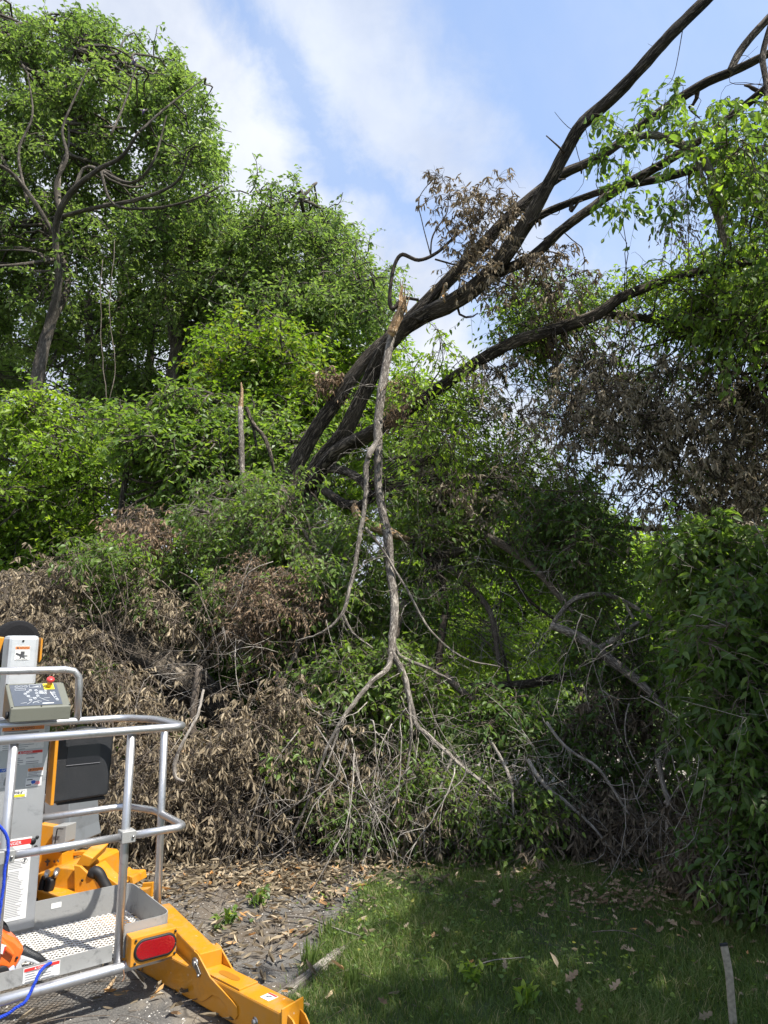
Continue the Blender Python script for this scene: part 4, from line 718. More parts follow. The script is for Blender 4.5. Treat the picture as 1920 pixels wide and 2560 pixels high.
bough('green bough drooping to the ground at the bottom centre of the pile', [(900, 1560, 7.0, 8), (850, 1680, 6.6, 6), (800, 1800, 6.2, 4), (760, 1880, 6.0, 3)],
 [(G, 'greenleaf', [(690, 1720), (820, 1660), (1000, 1640), (1060, 1760), (1040, 1880), (900, 1910), (720, 1910)], 56, (5.95, 7.1), .22, K_, dict(scale=.8)), (D_, 'deadleaf', [(700, 1700), (1000, 1700), (1040, 1880), (720, 1890)], 10, (6, 7), .2, 'dead', {})])
bough('green bough spreading to the right of the hanging branch, in half shade', [(880, 1160, 8, 10), (980, 1230, 7.8, 8), (1060, 1320, 7.6, 6), (1080, 1440, 7.4, 4)],
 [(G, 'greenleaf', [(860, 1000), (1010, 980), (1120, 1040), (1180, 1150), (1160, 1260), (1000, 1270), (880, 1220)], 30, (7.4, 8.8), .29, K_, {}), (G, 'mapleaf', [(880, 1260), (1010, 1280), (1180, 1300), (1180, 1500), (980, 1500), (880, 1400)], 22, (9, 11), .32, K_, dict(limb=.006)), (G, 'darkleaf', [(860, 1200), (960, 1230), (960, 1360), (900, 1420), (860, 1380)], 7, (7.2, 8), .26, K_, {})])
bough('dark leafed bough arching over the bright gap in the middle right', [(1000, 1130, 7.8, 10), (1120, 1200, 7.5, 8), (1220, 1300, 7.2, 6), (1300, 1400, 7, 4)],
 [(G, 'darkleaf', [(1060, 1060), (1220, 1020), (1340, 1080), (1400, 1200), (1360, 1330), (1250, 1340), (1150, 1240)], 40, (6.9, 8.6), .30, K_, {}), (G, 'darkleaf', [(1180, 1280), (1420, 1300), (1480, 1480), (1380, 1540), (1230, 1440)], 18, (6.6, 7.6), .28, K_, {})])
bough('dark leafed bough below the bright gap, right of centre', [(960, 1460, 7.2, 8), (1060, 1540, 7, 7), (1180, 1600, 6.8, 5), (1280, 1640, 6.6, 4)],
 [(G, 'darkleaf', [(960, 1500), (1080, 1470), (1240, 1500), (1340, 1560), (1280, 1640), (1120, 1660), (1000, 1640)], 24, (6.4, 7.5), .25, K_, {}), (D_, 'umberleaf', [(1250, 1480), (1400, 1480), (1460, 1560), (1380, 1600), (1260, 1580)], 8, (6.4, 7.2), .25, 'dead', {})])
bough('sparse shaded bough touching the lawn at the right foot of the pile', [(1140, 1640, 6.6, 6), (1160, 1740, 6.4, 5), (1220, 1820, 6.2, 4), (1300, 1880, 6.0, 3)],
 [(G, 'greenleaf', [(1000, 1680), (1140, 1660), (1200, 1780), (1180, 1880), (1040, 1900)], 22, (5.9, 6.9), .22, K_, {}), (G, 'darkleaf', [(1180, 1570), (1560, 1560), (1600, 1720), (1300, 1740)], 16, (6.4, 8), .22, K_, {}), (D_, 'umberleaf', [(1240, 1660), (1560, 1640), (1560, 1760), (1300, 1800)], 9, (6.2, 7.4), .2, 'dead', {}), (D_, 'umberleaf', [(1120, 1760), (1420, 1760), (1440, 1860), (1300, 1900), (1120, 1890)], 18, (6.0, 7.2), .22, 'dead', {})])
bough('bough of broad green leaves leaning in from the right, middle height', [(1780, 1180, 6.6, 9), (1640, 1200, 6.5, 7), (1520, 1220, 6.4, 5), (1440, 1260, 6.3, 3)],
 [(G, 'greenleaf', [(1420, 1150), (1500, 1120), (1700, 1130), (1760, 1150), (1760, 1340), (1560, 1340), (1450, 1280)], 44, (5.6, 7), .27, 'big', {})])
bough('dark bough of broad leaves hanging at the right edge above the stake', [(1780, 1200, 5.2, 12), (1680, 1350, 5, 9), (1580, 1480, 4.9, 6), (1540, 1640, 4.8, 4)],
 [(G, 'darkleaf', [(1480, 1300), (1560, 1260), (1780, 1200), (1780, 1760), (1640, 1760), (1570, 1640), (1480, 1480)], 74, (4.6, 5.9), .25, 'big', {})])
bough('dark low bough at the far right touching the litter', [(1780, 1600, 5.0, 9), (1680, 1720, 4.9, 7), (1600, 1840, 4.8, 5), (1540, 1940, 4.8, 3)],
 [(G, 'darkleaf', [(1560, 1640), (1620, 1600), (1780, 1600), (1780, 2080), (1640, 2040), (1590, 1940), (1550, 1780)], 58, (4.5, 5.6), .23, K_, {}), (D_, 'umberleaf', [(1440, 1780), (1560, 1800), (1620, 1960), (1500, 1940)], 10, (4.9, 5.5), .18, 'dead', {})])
# leafy mass closing the right edge; unseen canopy added to shade the lawn
_z = RS.uniform(2.4, 7.5, 105); SHC = np.column_stack([.54*_z+RS.uniform(-.15, 3.2, 105)+.35, RS.uniform(-1.6, 4.6, 105)-.34*_z+.9, _z]); SHC = SHC[SHC[:, 0] > .62*np.maximum(SHC[:, 1], 0)+1.25]
tree('shade_tree', 'leafy tree standing at the right edge with boughs over the lawn', 'tree', (4.1, 4.6, 0),
 [[(2350, 2100, 4.6, 46), (2340, 1500, 4.7, 40), (2320, 900, 4.9, 32), (2250, 400, 5.1, 22)]],
 [dict(poly=[(1700, 520), (1740, 420), (2500, 300), (2700, 1400), (2300, 1900), (1760, 1500), (1720, 1000)], n=80, Y=(4.4, 6.4), R=.42, kind='big', nsub=9, ntw=5, m=7, Ltw=.32, limb=.02, twr=.003, m_='darkleaf'), dict(poly=None, cen=SHC, n=0, Y=None, R=.7, kind='big', nsub=10, ntw=5, m=6, Ltw=.5, limb=.03, twr=.005, m_='darkleaf', scale=1.7),
  ], bark='bark', S=14)

# insects hovering in front of the oak
mi, nt, b, o_ = mat('insect_body'); b.inputs['Base Color'].default_value = (.02, .008, .05, 1); b.inputs['Roughness'].default_value = .3
mw = leafmat('insect_wing', [(0, (.35, .28, .25)), (1, (.45, .36, .32))], .7, (1, 1, 1))
for lab, px, py in (('dark violet insect hovering before the top of the left oak', 335, 155), ('second dark insect hovering a little lower before the oak', 358, 280)):
    c = P(px/V, py/V, 1.3); r = thing('insect', lab, 'insect', c, None); g = Geo(); t = np.linspace(0, 1, 9)
    tubes(g, (c+np.array([.0015, 0, .008])-np.array([.003, 0, .016])*t[:, None])[None], (.0004+.0026*np.sin(t*math.pi)*(1-.3*t))[None], 8); obj('body', g, mi, r)
    for s_ in (-1, 1):
        g = Geo(); leaves(g, (c+[0, 0, .003])[None], np.array([[s_*.8, .2, .5]]), np.array([[0, 1., .2]]), .011, .004, OV); obj('wing', g, mw, r)
# ================================================================== towable lift
def simple(name, c, rough=.5, metal=0, spec=.5, wear=None, bump=0, sc=30, coat=0):
    m, nt, b, o = mat(name); b.inputs['Roughness'].default_value = rough; b.inputs['Metallic'].default_value = metal; b.inputs['Specular IOR Level'].default_value = spec
    g = nt.nodes.new('ShaderNodeTexCoord').outputs['Object']; b.inputs['Coat Weight'].default_value = coat
    if wear:
        n1 = noise_(nt, g, sc, 7, .7, .6); f = smooth_(nt, n1, .52, .72); nt.links.new(mixc(nt, f, c, wear), b.inputs['Base Color'])
        nt.links.new(M_(nt, 'ADD', M_(nt, 'MULTIPLY', noise_(nt, g, sc*.4, 5, .6), .30), rough-.12), b.inputs['Roughness'])
    else: b.inputs['Base Color'].default_value = (*c, 1)
    if bump:
        bp = nt.nodes.new('ShaderNodeBump'); bp.inputs['Strength'].default_value = bump; bp.inputs['Distance'].default_value = .004; nt.links.new(noise_(nt, g, sc*6, 4, .6), bp.inputs['Height']); nt.links.new(bp.outputs[0], b.inputs['Normal'])
    return m
ALU = simple('brushed_aluminium', (.46, .47, .48), .46, .72, .5, (.30, .31, .32), .1, 9)
SHEET = simple('scuffed_aluminium_sheet', (.33, .33, .32), .55, .45, .5, (.20, .20, .195), .15, 14)
TUBE = simple('polished_aluminium_tube', (.50, .50, .51), .36, .85, .5, (.36, .36, .37), .05, 18)
MESHM = simple('pale_expanded_metal', (.62, .60, .55), .5, .25, .5, (.33, .31, .28), .1, 16)
YEL = simple('amber_machine_paint', (.50, .205, .008), .42, 0, .4, (.38, .155, .012), .05, 7, .25)
nt = YEL.node_tree; b = nt.nodes['Principled BSDF']; g_ = nt.nodes.new('ShaderNodeTexCoord').outputs['Object']; c0_ = b.inputs['Base Color'].links[0].from_socket
ge = nt.nodes.new('ShaderNodeNewGeometry'); sx = nt.nodes.new('ShaderNodeSeparateXYZ'); nt.links.new(ge.outputs['Normal'], sx.inputs[0])
d1 = M_(nt, 'MULTIPLY', smooth_(nt, noise_(nt, g_, 11, 9, .72, .5), .44, .70), M_(nt, 'ADD', M_(nt, 'MULTIPLY', M_(nt, 'MAXIMUM', sx.outputs[2], 0), .35), .28))
c1_ = mixc(nt, d1, c0_, (.30, .22, .12)); sc_ = smooth_(nt, noise_(nt, g_, 75, 3, .8, 1.5), .70, .74); c1_ = mixc(nt, M_(nt, 'MULTIPLY', sc_, .75), c1_, (.07, .05, .035)); st_ = smooth_(nt, noise_(nt, g_, 30, 2, .5), .74, .77); c1_ = mixc(nt, M_(nt, 'MULTIPLY', st_, .6), c1_, (.55, .50, .42)); nt.links.new(c1_, b.inputs['Base Color'])
BLK = simple('black_plastic', (.009, .010, .012), .42, 0, .5, (.016, .017, .019), .5, 60)
RUB = simple('black_rubber', (.010, .010, .011), .6, 0, .4)
FAB = simple('black_cloth', (.012, .012, .013), .95, 0, .2, None, .8, 40)
BOXM = simple('olive_grey_enamel', (.115, .118, .094), .5, 0, .5, (.09, .093, .074), .05, 12)
PANEL = simple('slate_panel_film', (.060, .070, .088), .4, 0, .5, (.08, .09, .105), 0, 40)
WHT = simple('white_label', (.62, .62, .60), .45, 0, .5, (.52, .52, .50), 0, 50)
INK = simple('black_ink', (.05, .05, .055), .6); GREYI = simple('grey_ink', (.22, .22, .23), .6); WI = simple('white_ink', (.62, .64, .66), .5)
REDL = simple('red_label', (.50, .03, .025), .5); ORL = simple('orange_label', (.62, .20, .05), .5, 0, .5, (.40, .13, .04), 0, 60); BLUL = simple('blue_label', (.02, .09, .38), .5); PINK = simple('pink_flag', (.62, .22, .24), .5)
REDB = simple('red_button', (.62, .05, .05), .35); YELB = simple('yellow_plate', (.80, .62, .02), .4)
LENS, nt, b, o_ = mat('red_lens'); b.inputs['Base Color'].default_value = (.24, .005, .010, 1); b.inputs['Roughness'].default_value = .12; b.inputs['Coat Weight'].default_value = .6; 
vv = nt.nodes.new('ShaderNodeTexVoronoi'); vv.inputs['Scale'].default_value = 90; nt.links.new(nt.nodes.new('ShaderNodeTexCoord').outputs['Object'], vv.inputs['Vector']); bp = nt.nodes.new('ShaderNodeBump'); bp.inputs['Strength'].default_value = .25; bp.inputs['Distance'].default_value = .003; nt.links.new(vv.outputs['Distance'], bp.inputs['Height']); nt.links.new(bp.outputs[0], b.inputs['Normal'])
BOLT = simple('zinc_bolt', (.38, .37, .35), .35, .9)
ORG = simple('orange_saw_plastic', (.72, .13, .018), .30, 0, .5, (.62, .10, .015), 0, 20, .4); LGR = simple('light_grey_plastic', (.42, .43, .44), .4); ROPE = simple('blue_rope', (.012, .045, .40), .7, 0, .3, (.02, .07, .55), .6, 120)
A0 = np.array([-1.08, 3.91, 0]); th_ = rad(38); Uu = np.array([math.cos(th_), math.sin(th_), 0]); Vb = np.array([-math.sin(th_), math.cos(th_), 0]); ZZ = np.array([0, 0, 1.])
def B(a, b, z): return A0+Uu*a+Vb*b+ZZ*z
def obox(g, c, h, ax=(Uu, Vb, ZZ)):
    c = np.array(c, float); s = [np.array(x)*k for x, k in zip(ax, h)]
    v = [c+i*s[0]+j*s[1]+k*s[2] for k in (-1, 1) for j in (-1, 1) for i in (-1, 1)]
    g.add(v, [np.array([[0,2,3,1],[4,5,7,6],[0,1,5,4],[2,6,7,3],[0,4,6,2],[1,3,7,5]])])
def box2(g, a0, a1, b0, b1, z0, z1): obox(g, B((a0+a1)/2, (b0+b1)/2, (z0+z1)/2), (abs(a1-a0)/2, abs(b1-b0)/2, abs(z1-z0)/2))
def prism(g, pts, off):
    """closed outline pts (n,3) pushed by the vector off"""
    p = np.array(pts, float); n = len(p); off = np.array(off, float)
    g.add(np.vstack([p, p+off]), [np.array([list(range(n))[::-1]]), np.array([[n+i for i in range(n)]]), np.array([[i, (i+1) % n, n+(i+1) % n, n+i] for i in range(n)])])
def strip(g, path, z0, z1, th):
    """upright sheet following the plan path"""
    p = np.array(path, float); t = unit(np.gradient(p, axis=0)); nr = np.stack([-t[:, 1], t[:, 0]], 1)*th/2; n = len(p)
    a = p-nr; b = p+nr; rows = [np.column_stack([q, np.full(n, z)]) for q, z in ((a, z0), (b, z0), (b, z1), (a, z1))]
    v = np.stack(rows, 1).reshape(-1, 3); q = []
    for i in range(n-1):
        for k in range(4): q.append([i*4+k, i*4+(k+1) % 4, (i+1)*4+(k+1) % 4, (i+1)*4+k])
    q += [[3, 2, 1, 0], [(n-1)*4+k for k in range(4)]]
    g.add(v, [np.array(q)])
def rounded(pts, r, k=7, closed=False):
    """plan polyline with rounded corners"""
    P0 = [np.array(p, float) for p in pts]; out = []; n = len(P0)
    for i in range(n):
        if not closed and i in (0, n-1): out.append(P0[i]); continue
        p, a, c = P0[i], P0[i-1], P0[(i+1) % n]; d1 = unit(a-p); d2 = unit(c-p); rr = r
        for t in np.linspace(0, 1, k): out.append((1-t)**2*(p+d1*rr)+2*t*(1-t)*p+t*t*(p+d2*rr))
    if closed: out.append(out[0])
    return np.array(out)
def Bp(path, z): return np.array([B(p[0], p[1], z) for p in path])
lift = thing('towable_boom_lift', 'yellow trailer boom lift with an aluminium work basket parked at the lower left', 'boom lift', B(-.6, .5, 0))
bk = Geo(); obj_basket = None
# floor
g = Geo(); rows = 38; cols = 76; aa = np.linspace(-1.12, -.02, cols); bb = np.linspace(.02, .585, rows)
zig = np.where(np.arange(cols) % 2 == 0, 1, -1)
pp = np.array([[B(aa[j], bb[i]+.0070*zig[j]*(1 if i % 2 else -1)*1.0, .243+.002*zig[j]) for j in range(cols)] for i in range(rows)])
tubes(g, pp, np.full((1, cols), .0030), 4, smooth=False)
floor = obj('basket_floor', g, MESHM, lift, 'pale expanded metal floor of the basket')
# toe boards
g = Geo(); strip(g, [B(*p, 0)[:2] for p in rounded([(-.235, 0), (0, 0), (0, .60), (-1.14, .60)], .07)], .235, .385, .005)
g2 = Geo(); strip(g2, [B(-1.16, .006, 0)[:2], B(-.285, .006, 0)[:2]], .232, .305, .005)
obj('toe_board', g, SHEET, lift); front = obj('toe_board', g2, SHEET, lift)
# tubes
def rail(name, path2, z, r, m=TUBE, rr=.10, closed=False):
    g = Geo(); tubes(g, Bp(rounded(path2, rr, 8, closed), z)[None], np.full((1, len(rounded(path2, rr, 8, closed))), r), 16); return obj(name, g, m, lift)
rail('bottom_rail', [(-1.3, -.025), (.03, -.025), (.03, .30)], .205, .024)
rail('top_rail', [(-1.35, -.02), (.02, -.02), (.02, .40), (-.10, .60), (-1.3, .60)], 1.30, .0205, rr=.075)
rail('middle_rail', [(-.235, -.035), (.04, -.035), (.04, .42), (-.06, .62), (-.52, .62)], .80, .019, rr=.07)
rail('drop_bar', [(-.80, -.035), (-.28, -.035)], .80, .0185)
g = Geo(); tube(g, [B(-.26, -.005, .20), B(-.26, -.005, 1.285)], .0205, 16, 3); obj('post', g, TUBE, lift)
g = Geo(); tube(g, [B(.045, .30, .20), B(.035, .31, 1.285)], .0205, 16, 3); obj('post', g, TUBE, lift)
g = Geo(); tube(g, [B(-.80, -.005, .20), B(-.80, -.005, 1.285)], .0205, 16, 3); obj('post', g, TUBE, lift)
for a in (-.26, -.80):
    g = Geo(); box2(g, a-.034, a+.034, -.060, .010, .772, .828); cl = obj('rail_clamp', g, SHEET, lift, bevel=.004)
    g = Geo(); tube(g, [B(a+.02, -.060, .80), B(a+.02, -.068, .80)], .006, 8, 2); obj('bolt', g, BOLT, cl)
g = Geo(); tube(g, Bp([(-.92, .60)], 1.30).tolist()+[B(-.92, .60, 1.50), B(-.915, .60, 1.545), B(-.89, .60, 1.575), B(-.85, .60, 1.585), B(-.45, .60, 1.585), B(-.40, .60, 1.575), B(-.372, .60, 1.545), B(-.365, .60, 1.50), B(-.36, .60, 1.30)], .0205, 16); obj('hoop_guard', g, TUBE, lift)
# platform support column
g = Geo(); box2(g, -.765, -.505, .585, .70, .262, 1.335); col_ = obj('support_column', g, ALU, lift, bevel=.006)
for (a, z, r_) in ((-.548, .955, .017), (-.527, .972, .009), (-.530, .925, .009), (-.70, .945, .009), (-.703, .90, .009)):
    g = Geo(); tube(g, [B(a, .5835, z-.26), B(a, .582, z-.26)], r_, 14, 2); obj('bolt_hole', g, RUB, col_)
for b0, z0 in ((.5, .0),): pass
# decals -------------------------------------------------------------
def plate(g, c, hu, hv, ax, d=.0008): obox(g, c, (hu, d, hv), ax)
def text3(body, c, h, ax, m, parent, name='lettering', w=None, shear=0, bold=0):
    cu = bpy.data.curves.new('t', 'FONT'); cu.body = body; cu.size = 1; cu.align_x = 'CENTER'; cu.align_y = 'CENTER'; cu.shear = shear; cu.offset = bold; cu.resolution_u = 3
    o = bpy.data.objects.new('t', cu); C.collection.objects.link(o); dg = bpy.context.evaluated_depsgraph_get(); dg.update(); me0 = o.evaluated_get(dg).to_mesh()
    v = np.array([x.co[:] for x in me0.vertices]); fs = {}
    for p in me0.polygons: fs.setdefault(len(p.vertices), []).append(list(p.vertices))
    v[:, :2] -= (v[:, :2].max(0)+v[:, :2].min(0))/2; hh = np.ptp(v[:, 1]); s = h/hh; sx = s if w is None else w/np.ptp(v[:, 0])
    wv = np.array(c)+v[:, :1]*sx*ax[0]+v[:, 1:2]*s*ax[2]
    g = Geo(); g.add(wv, [np.array(f) for f in fs.values()]); bpy.data.objects.remove(o); bpy.data.curves.remove(cu)
    return obj(name, g, m, parent)
def label(parent, c, w, h, ax, head=None, hcol=None, htxt=None, htc=None, lines=0, cols=1, name='decal', extra=None, lab=None, margin=.06):
    """flat sticker: plate, coloured header with its word, rows of fine print"""
    c = np.array(c, float); nrm = -ax[1]; g = Geo(); plate(g, c, w/2, h/2, ax); pl = obj(name, g, WHT, parent, lab)
    top = h/2
    if hcol:
        hh = head; g = Geo(); plate(g, c+ax[2]*(h/2-hh/2-h*.02)+nrm*.0012, w/2*.96, hh/2, ax, .0004); obj('header', g, hcol, pl); top = h/2-hh-h*.04
        if htxt: text3(htxt, c+ax[2]*(h/2-hh/2-h*.02)+nrm*.0022+ax[0]*w*.03, hh*.62, ax, htc or INK, pl, 'lettering')
        g = Geo(); cc = c+ax[2]*(h/2-hh/2-h*.02)+nrm*.0022-ax[0]*(min(w*.34, hh*.62*len(htxt or 'x')*.46+hh*.4)); q = hh*.32
        prism(g, [cc-ax[0]*q-ax[2]*q*.8, cc+ax[0]*q-ax[2]*q*.8, cc+ax[2]*q], nrm*.0004)
        if htxt != 'NOTICE': obj('warning_triangle', g, htc or INK, pl)
    if lines:
        g = Geo(); ys = np.linspace(top-h*.03, -h/2+h*.05, lines); cw = w*(1-margin*2)/cols
        for k in range(cols):
            for y in ys:
                if RS.rand() < .08: continue
                x0 = -w/2+w*margin+k*cw; l = cw*(.55+.37*RS.rand()); plate(g, c+ax[0]*(x0+l/2)+ax[2]*y+nrm*.0012, l/2, h/lines*.17, ax, .0003)
        obj('fine_print', g, GREYI, pl)
    return pl
AX = (Uu, Vb, ZZ); FB = .5835
label(col_, B(-.640, FB, 1.265), .215, .060, AX, .022, ORL, 'WARNING', INK, 4)
label(col_, B(-.640, FB, 1.190), .215, .034, AX, lines=4)
label(col_, B(-.615, FB, 1.128), .165, .072, AX, .014, REDL, 'DANGER', WI, 6, 2)
nl = label(col_, B(-.702, FB, 1.035), .080, .098, AX, .018, BLUL, 'NOTICE', WI, 0)
g = Geo(); gr = Geo(); c0 = B(-.700, FB, 1.022)-Vb*.0014
for i in range(9): plate(gr, c0+Uu*(i-4)*.0072, .0003, .034, AX, .0002); plate(gr, c0+ZZ*(i-4)*.0082, .031, .0003, AX, .0002)
obj('grid', gr, GREYI, nl)
cv = [(-.016, -.022), (-.012, .006), (-.004, .020), (.002, .024), (.010, .016), (.018, -.004), (.018, -.020), (.010, -.028), (-.008, -.028)]; prism(g, [c0-Vb*.0006+Uu*x+ZZ*y for x, y in cv], -Vb*.0003); obj('reach_curve', g, simple('curve_grey', (.24, .25, .24), .6), nl)
label(col_, B(-.563, FB, 1.050), .078, .042, AX, .015, ORL, 'WARNING', INK, 4)
fl = label(col_, B(-.568, FB, .998), .080, .044, AX)
g = Geo(); prism(g, [B(-.568, FB, .998)-Vb*.0014+Uu*x+ZZ*y for x, y in ((-.012, .008), (.004, .009), (.010, .004), (.008, -.006), (-.004, -.010), (-.012, -.004))], -Vb*.0003); obj('flag_field', g, BLUL, fl)
g = Geo(); prism(g, [B(-.568, FB, .998)-Vb*.0014+Uu*x+ZZ*y for x, y in ((.0105, .004), (.028, .002), (.034, -.006), (.030, -.014), (.002, -.013), (.009, -.006))], -Vb*.0003); obj('flag_stripes', g, PINK, fl)
g = Geo(); plate(g, B(-.588, FB-.0014, 1.012), .014, .0022, AX, .0003); plate(g, B(-.592, FB-.0014, .985), .012, .0022, AX, .0003); obj('fine_print', g, INK, fl)
pr = label(col_, B(-.640, FB, .945), .082, .040, AX)
g = Geo(); plate(g, B(-.640, FB-.0012, .945), .034, .0165, AX, .0003); obj('border', g, INK, pr)
g = Geo(); plate(g, B(-.640, FB-.0020, .945), .0325, .015, AX, .0003); obj('panel', g, WHT, pr)
g = Geo(); plate(g, B(-.640, FB-.0028, .9365), .0325, .0055, AX, .0003); obj('yellow_band', g, YELB, pr)
text3('PRS', B(-.640, FB-.0036, .951), .0135, AX, INK, pr, 'lettering', .045, .28, .012)
dg_ = label(col_, B(-.655, FB, .520), .205, .400, AX, .026, REDL, 'DANGER', WI, 40, 2)
for (x, z) in ((.075, .645), (.075, .605), (-.01, .535), (-.02, .465)):
    g = Geo(); t_ = np.linspace(0, 2*math.pi, 21); c0 = B(-.655+x, FB-.002, z); tubes(g, np.array([c0+Uu*.013*math.cos(q)+ZZ*.013*math.sin(q) for q in t_])[None], np.full((1, 21), .0009), 4); plate(g, c0, .009, .0015, (unit(Uu+ZZ), Vb, unit(ZZ-Uu)), .0005); plate(g, c0+ZZ*.001, .003, .008, AX, .0004); obj('pictogram', g, INK, dg_)
sm_ = label(lift, B(-.85+.45, .5965, .345), .052, .026, AX, lab='small framed pictogram label on the back toe board')
# danger plate on front board
label(front, B(-.60, .0022, .268), .155, .060, AX, .013, REDL, 'DANGER', WI, 5, 2)
# upper column
g = Geo(); c_ = B(-.62, .90, 0); box2(g, -.705, -.54, .84, 1.0, .9, 1.775); up_ = obj('boom_end', g, simple('pale_aluminium', (.56, .58, .59), .5, .55, .5, (.47, .49, .50), .05, 8), lift, bevel=.02)
ul = label(up_, B(-.628, .839, 1.675), .078, .080, AX, .016, ORL, 'WARNING', INK, 0); text3('STAY CLEAR', B(-.628, .8368, 1.641), .006, AX, INK, ul, 'lettering', .062)
g = Geo(); c0 = B(-.628, .8368, 1.668); prism(g, [c0+Uu*x+ZZ*y for x, y in ((-.032, .010), (-.010, .002), (.004, -.004), (.028, -.006), (.030, -.010), (.006, -.012), (.018, -.020), (.014, -.022), (-.002, -.014), (-.008, -.024), (-.012, -.022), (-.010, -.010), (-.034, .002))], -Vb*.0004); plate(g, c0+Uu*.002+ZZ*.008, .010, .009, AX, .0004); obj('pictogram', g, INK, ul)
for z, a in ((1.745, -.628), (1.585, -.622), (1.563, -.635)):
    g = Geo(); tube(g, [B(a, .840, z), B(a, .836, z)], .006, 8, 2); obj('bolt', g, RUB, up_)
g = Geo(); c0 = B(-.60, 1.10, 1.70); th2 = np.linspace(0, math.pi, 15)
ps = [c0+Uu*(.125*math.cos(q)+.0)+ZZ*(.125*math.sin(q)*1.0+.045) for q in th2]+[c0-Uu*.125-ZZ*.10, c0+Uu*.125-ZZ*.10]; prism(g, ps, Vb*.16); obj('cloth_cover', g, FAB, lift, 'black cloth cover over the boom head', bevel=.03)
g = Geo(); prism(g, [B(-.528, .86, 1.765), B(-.518, .86, 1.755), B(-.518, .86, 1.64), B(-.528, .86, 1.62)], Vb*.12); obj('side_plate', g, YEL, lift)
g = Geo(); prism(g, [B(-.725, .84, 1.765), B(-.80, .84, 1.775), B(-.92, .84, 1.76), B(-.92, .84, .95), B(-.83, .84, .95), B(-.79, .84, 1.3), B(-.755, .84, 1.62)], Vb*.03); arm_ = obj('jib_bracket', g, YEL, lift, bevel=.006)
for a, z in ((-.765, 1.72), (-.80, 1.735)):
    g = Geo(); tube(g, [B(a, .838, z), B(a, .822, z)], .012, 6, 2); obj('bolt', g, BOLT, arm_)
# control box
g = Geo(); prof = [(.560, 1.520), (.365, 1.405), (.368, 1.335), (.560, 1.350)]
prism(g, [B(-.755, b_, z_) for b_, z_ in prof], Uu*.292); cb = obj('control_box', g, BOXM, lift, bevel=.005)
pa0, pb0 = B(-.609, .560, 1.520), B(-.609, .365, 1.405); pc = (pa0+pb0)/2; pv = unit(pa0-pb0); pn = unit(np.cross(Uu, pv)); AXP = (Uu, -pn, pv); Uk = Uu*.73; pw = pv*.88
g = Geo(); plate(g, pc+pn*.0015+Uk*(-.015), .117, .097, AXP); pnl = obj('control_panel', g, PANEL, cb)
g = Geo()
def ring_(g, x, y, r, k=14, t=.0010, sx=1): q = np.linspace(0, 2*math.pi, k+1); tubes(g, np.array([pc+pn*.003+Uk*(x+r*sx*math.cos(a))+pw*(y+r*math.sin(a)) for a in q])[None], np.full((1, k+1), t), 4, cap=False)
def seg_(g, x0, y0, x1, y1, t=.0008): tubes(g, np.array([pc+pn*.003+Uk*x0+pw*y0, pc+pn*.003+Uk*x1+pw*y1])[None], np.full((1, 2), t), 4)
for x, y in ((-.085, .010), (-.065, .028), (-.045, .045), (-.068, -.015), (-.008, .042), (-.008, .012), (-.006, -.015), (-.03, -.040), (-.06, -.055), (.05, .010), (.055, .034), (.108, .010), (.118, -.062)): ring_(g, x, y, .0095); seg_(g, x-.005, y-.004, x+.005, y+.005, .0014)
for x, y in ((-.13, .088), (-.10, .088), (-.07, .088)): ring_(g, x, y, .008, 12, .0007, 1.5)
for a, b, c_, d in ((-.045, .075, .03, .105), (-.145, .050, -.075, .066), (.098, -.010, .116, -.030)):
    seg_(g, a, b, c_, b); seg_(g, c_, b, c_, d); seg_(g, c_, d, a, d); seg_(g, a, d, a, b)
ring_(g, .112, -.042, .009); 
for i in range(4): seg_(g, .010+i*.009, .005, .010+i*.009, .035, .0011); seg_(g, .010, .005+i*.010, .037, .005+i*.010, .0011)
for a, b, c_, d in ((-.085, -.005, -.06, -.03), (-.06, -.03, -.01, -.03), (-.02, -.06, .01, -.075), (.02, -.05, .06, -.075), (.0, -.03, .03, -.055), (-.13, -.085, -.09, -.078), (-.09, -.095, -.055, -.07), (.03, -.04, .07, -.04)): seg_(g, a, b, c_, d)
for i in range(11): q0, q1 = math.pi*i/10, math.pi*(i+1)/10; seg_(g, -.03+.02*math.cos(q0), -.088+.012*math.sin(q0), -.03+.02*math.cos(q1), -.088+.012*math.sin(q1), .0014) if i < 10 else None
prism(g, [pc+pn*.003+Uk*x+pw*y for x, y in ((.083, .020), (.092, .020), (.103, -.045))], pn*.0005); prism(g, [pc+pn*.003+Uk*x+pw*y for x, y in ((-.025, .083), (.018, .083), (.018, .089))], pn*.0005); plate(g, pc+pn*.003+Uk*.05-pw*.094, .028, .003, AXP, .0004)
obj('panel_markings', g, WI, pnl)
g = Geo(); plate(g, pc+pn*.0035+Uk*.085+pw*.078, .026, .026, AXP); yp = obj('yellow_plate', g, YELB, cb)
g = Geo(); sb = pc+Uk*.088+pw*.078; tube(g, [sb+pn*.004, sb+pn*.034], [.014, .013], 14, 2); obj('emergency_stop_base', g, simple('stop_collar', (.72, .42, .02), .4), cb)
g = Geo(); tube(g, [sb+pn*.034, sb+pn*.040, sb+pn*.052, sb+pn*.058], [.014, .020, .020, .014], 20); obj('emergency_stop', g, REDB, cb)
for x, y in ((-.19, .12), (0, .12), (.19, .12), (-.19, -.12), (0, -.12), (.19, -.12)):
    g = Geo(); tube(g, [pc+Uk*x+pw*y, pc+Uk*x+pw*y+pn*.003], .004, 8, 2); obj('screw', g, RUB, cb)
g = Geo(); tube(g, [B(-.755, .41, 1.37), B(-.768, .41, 1.37)], .019, 14, 2); obj('key_switch', g, RUB, cb)
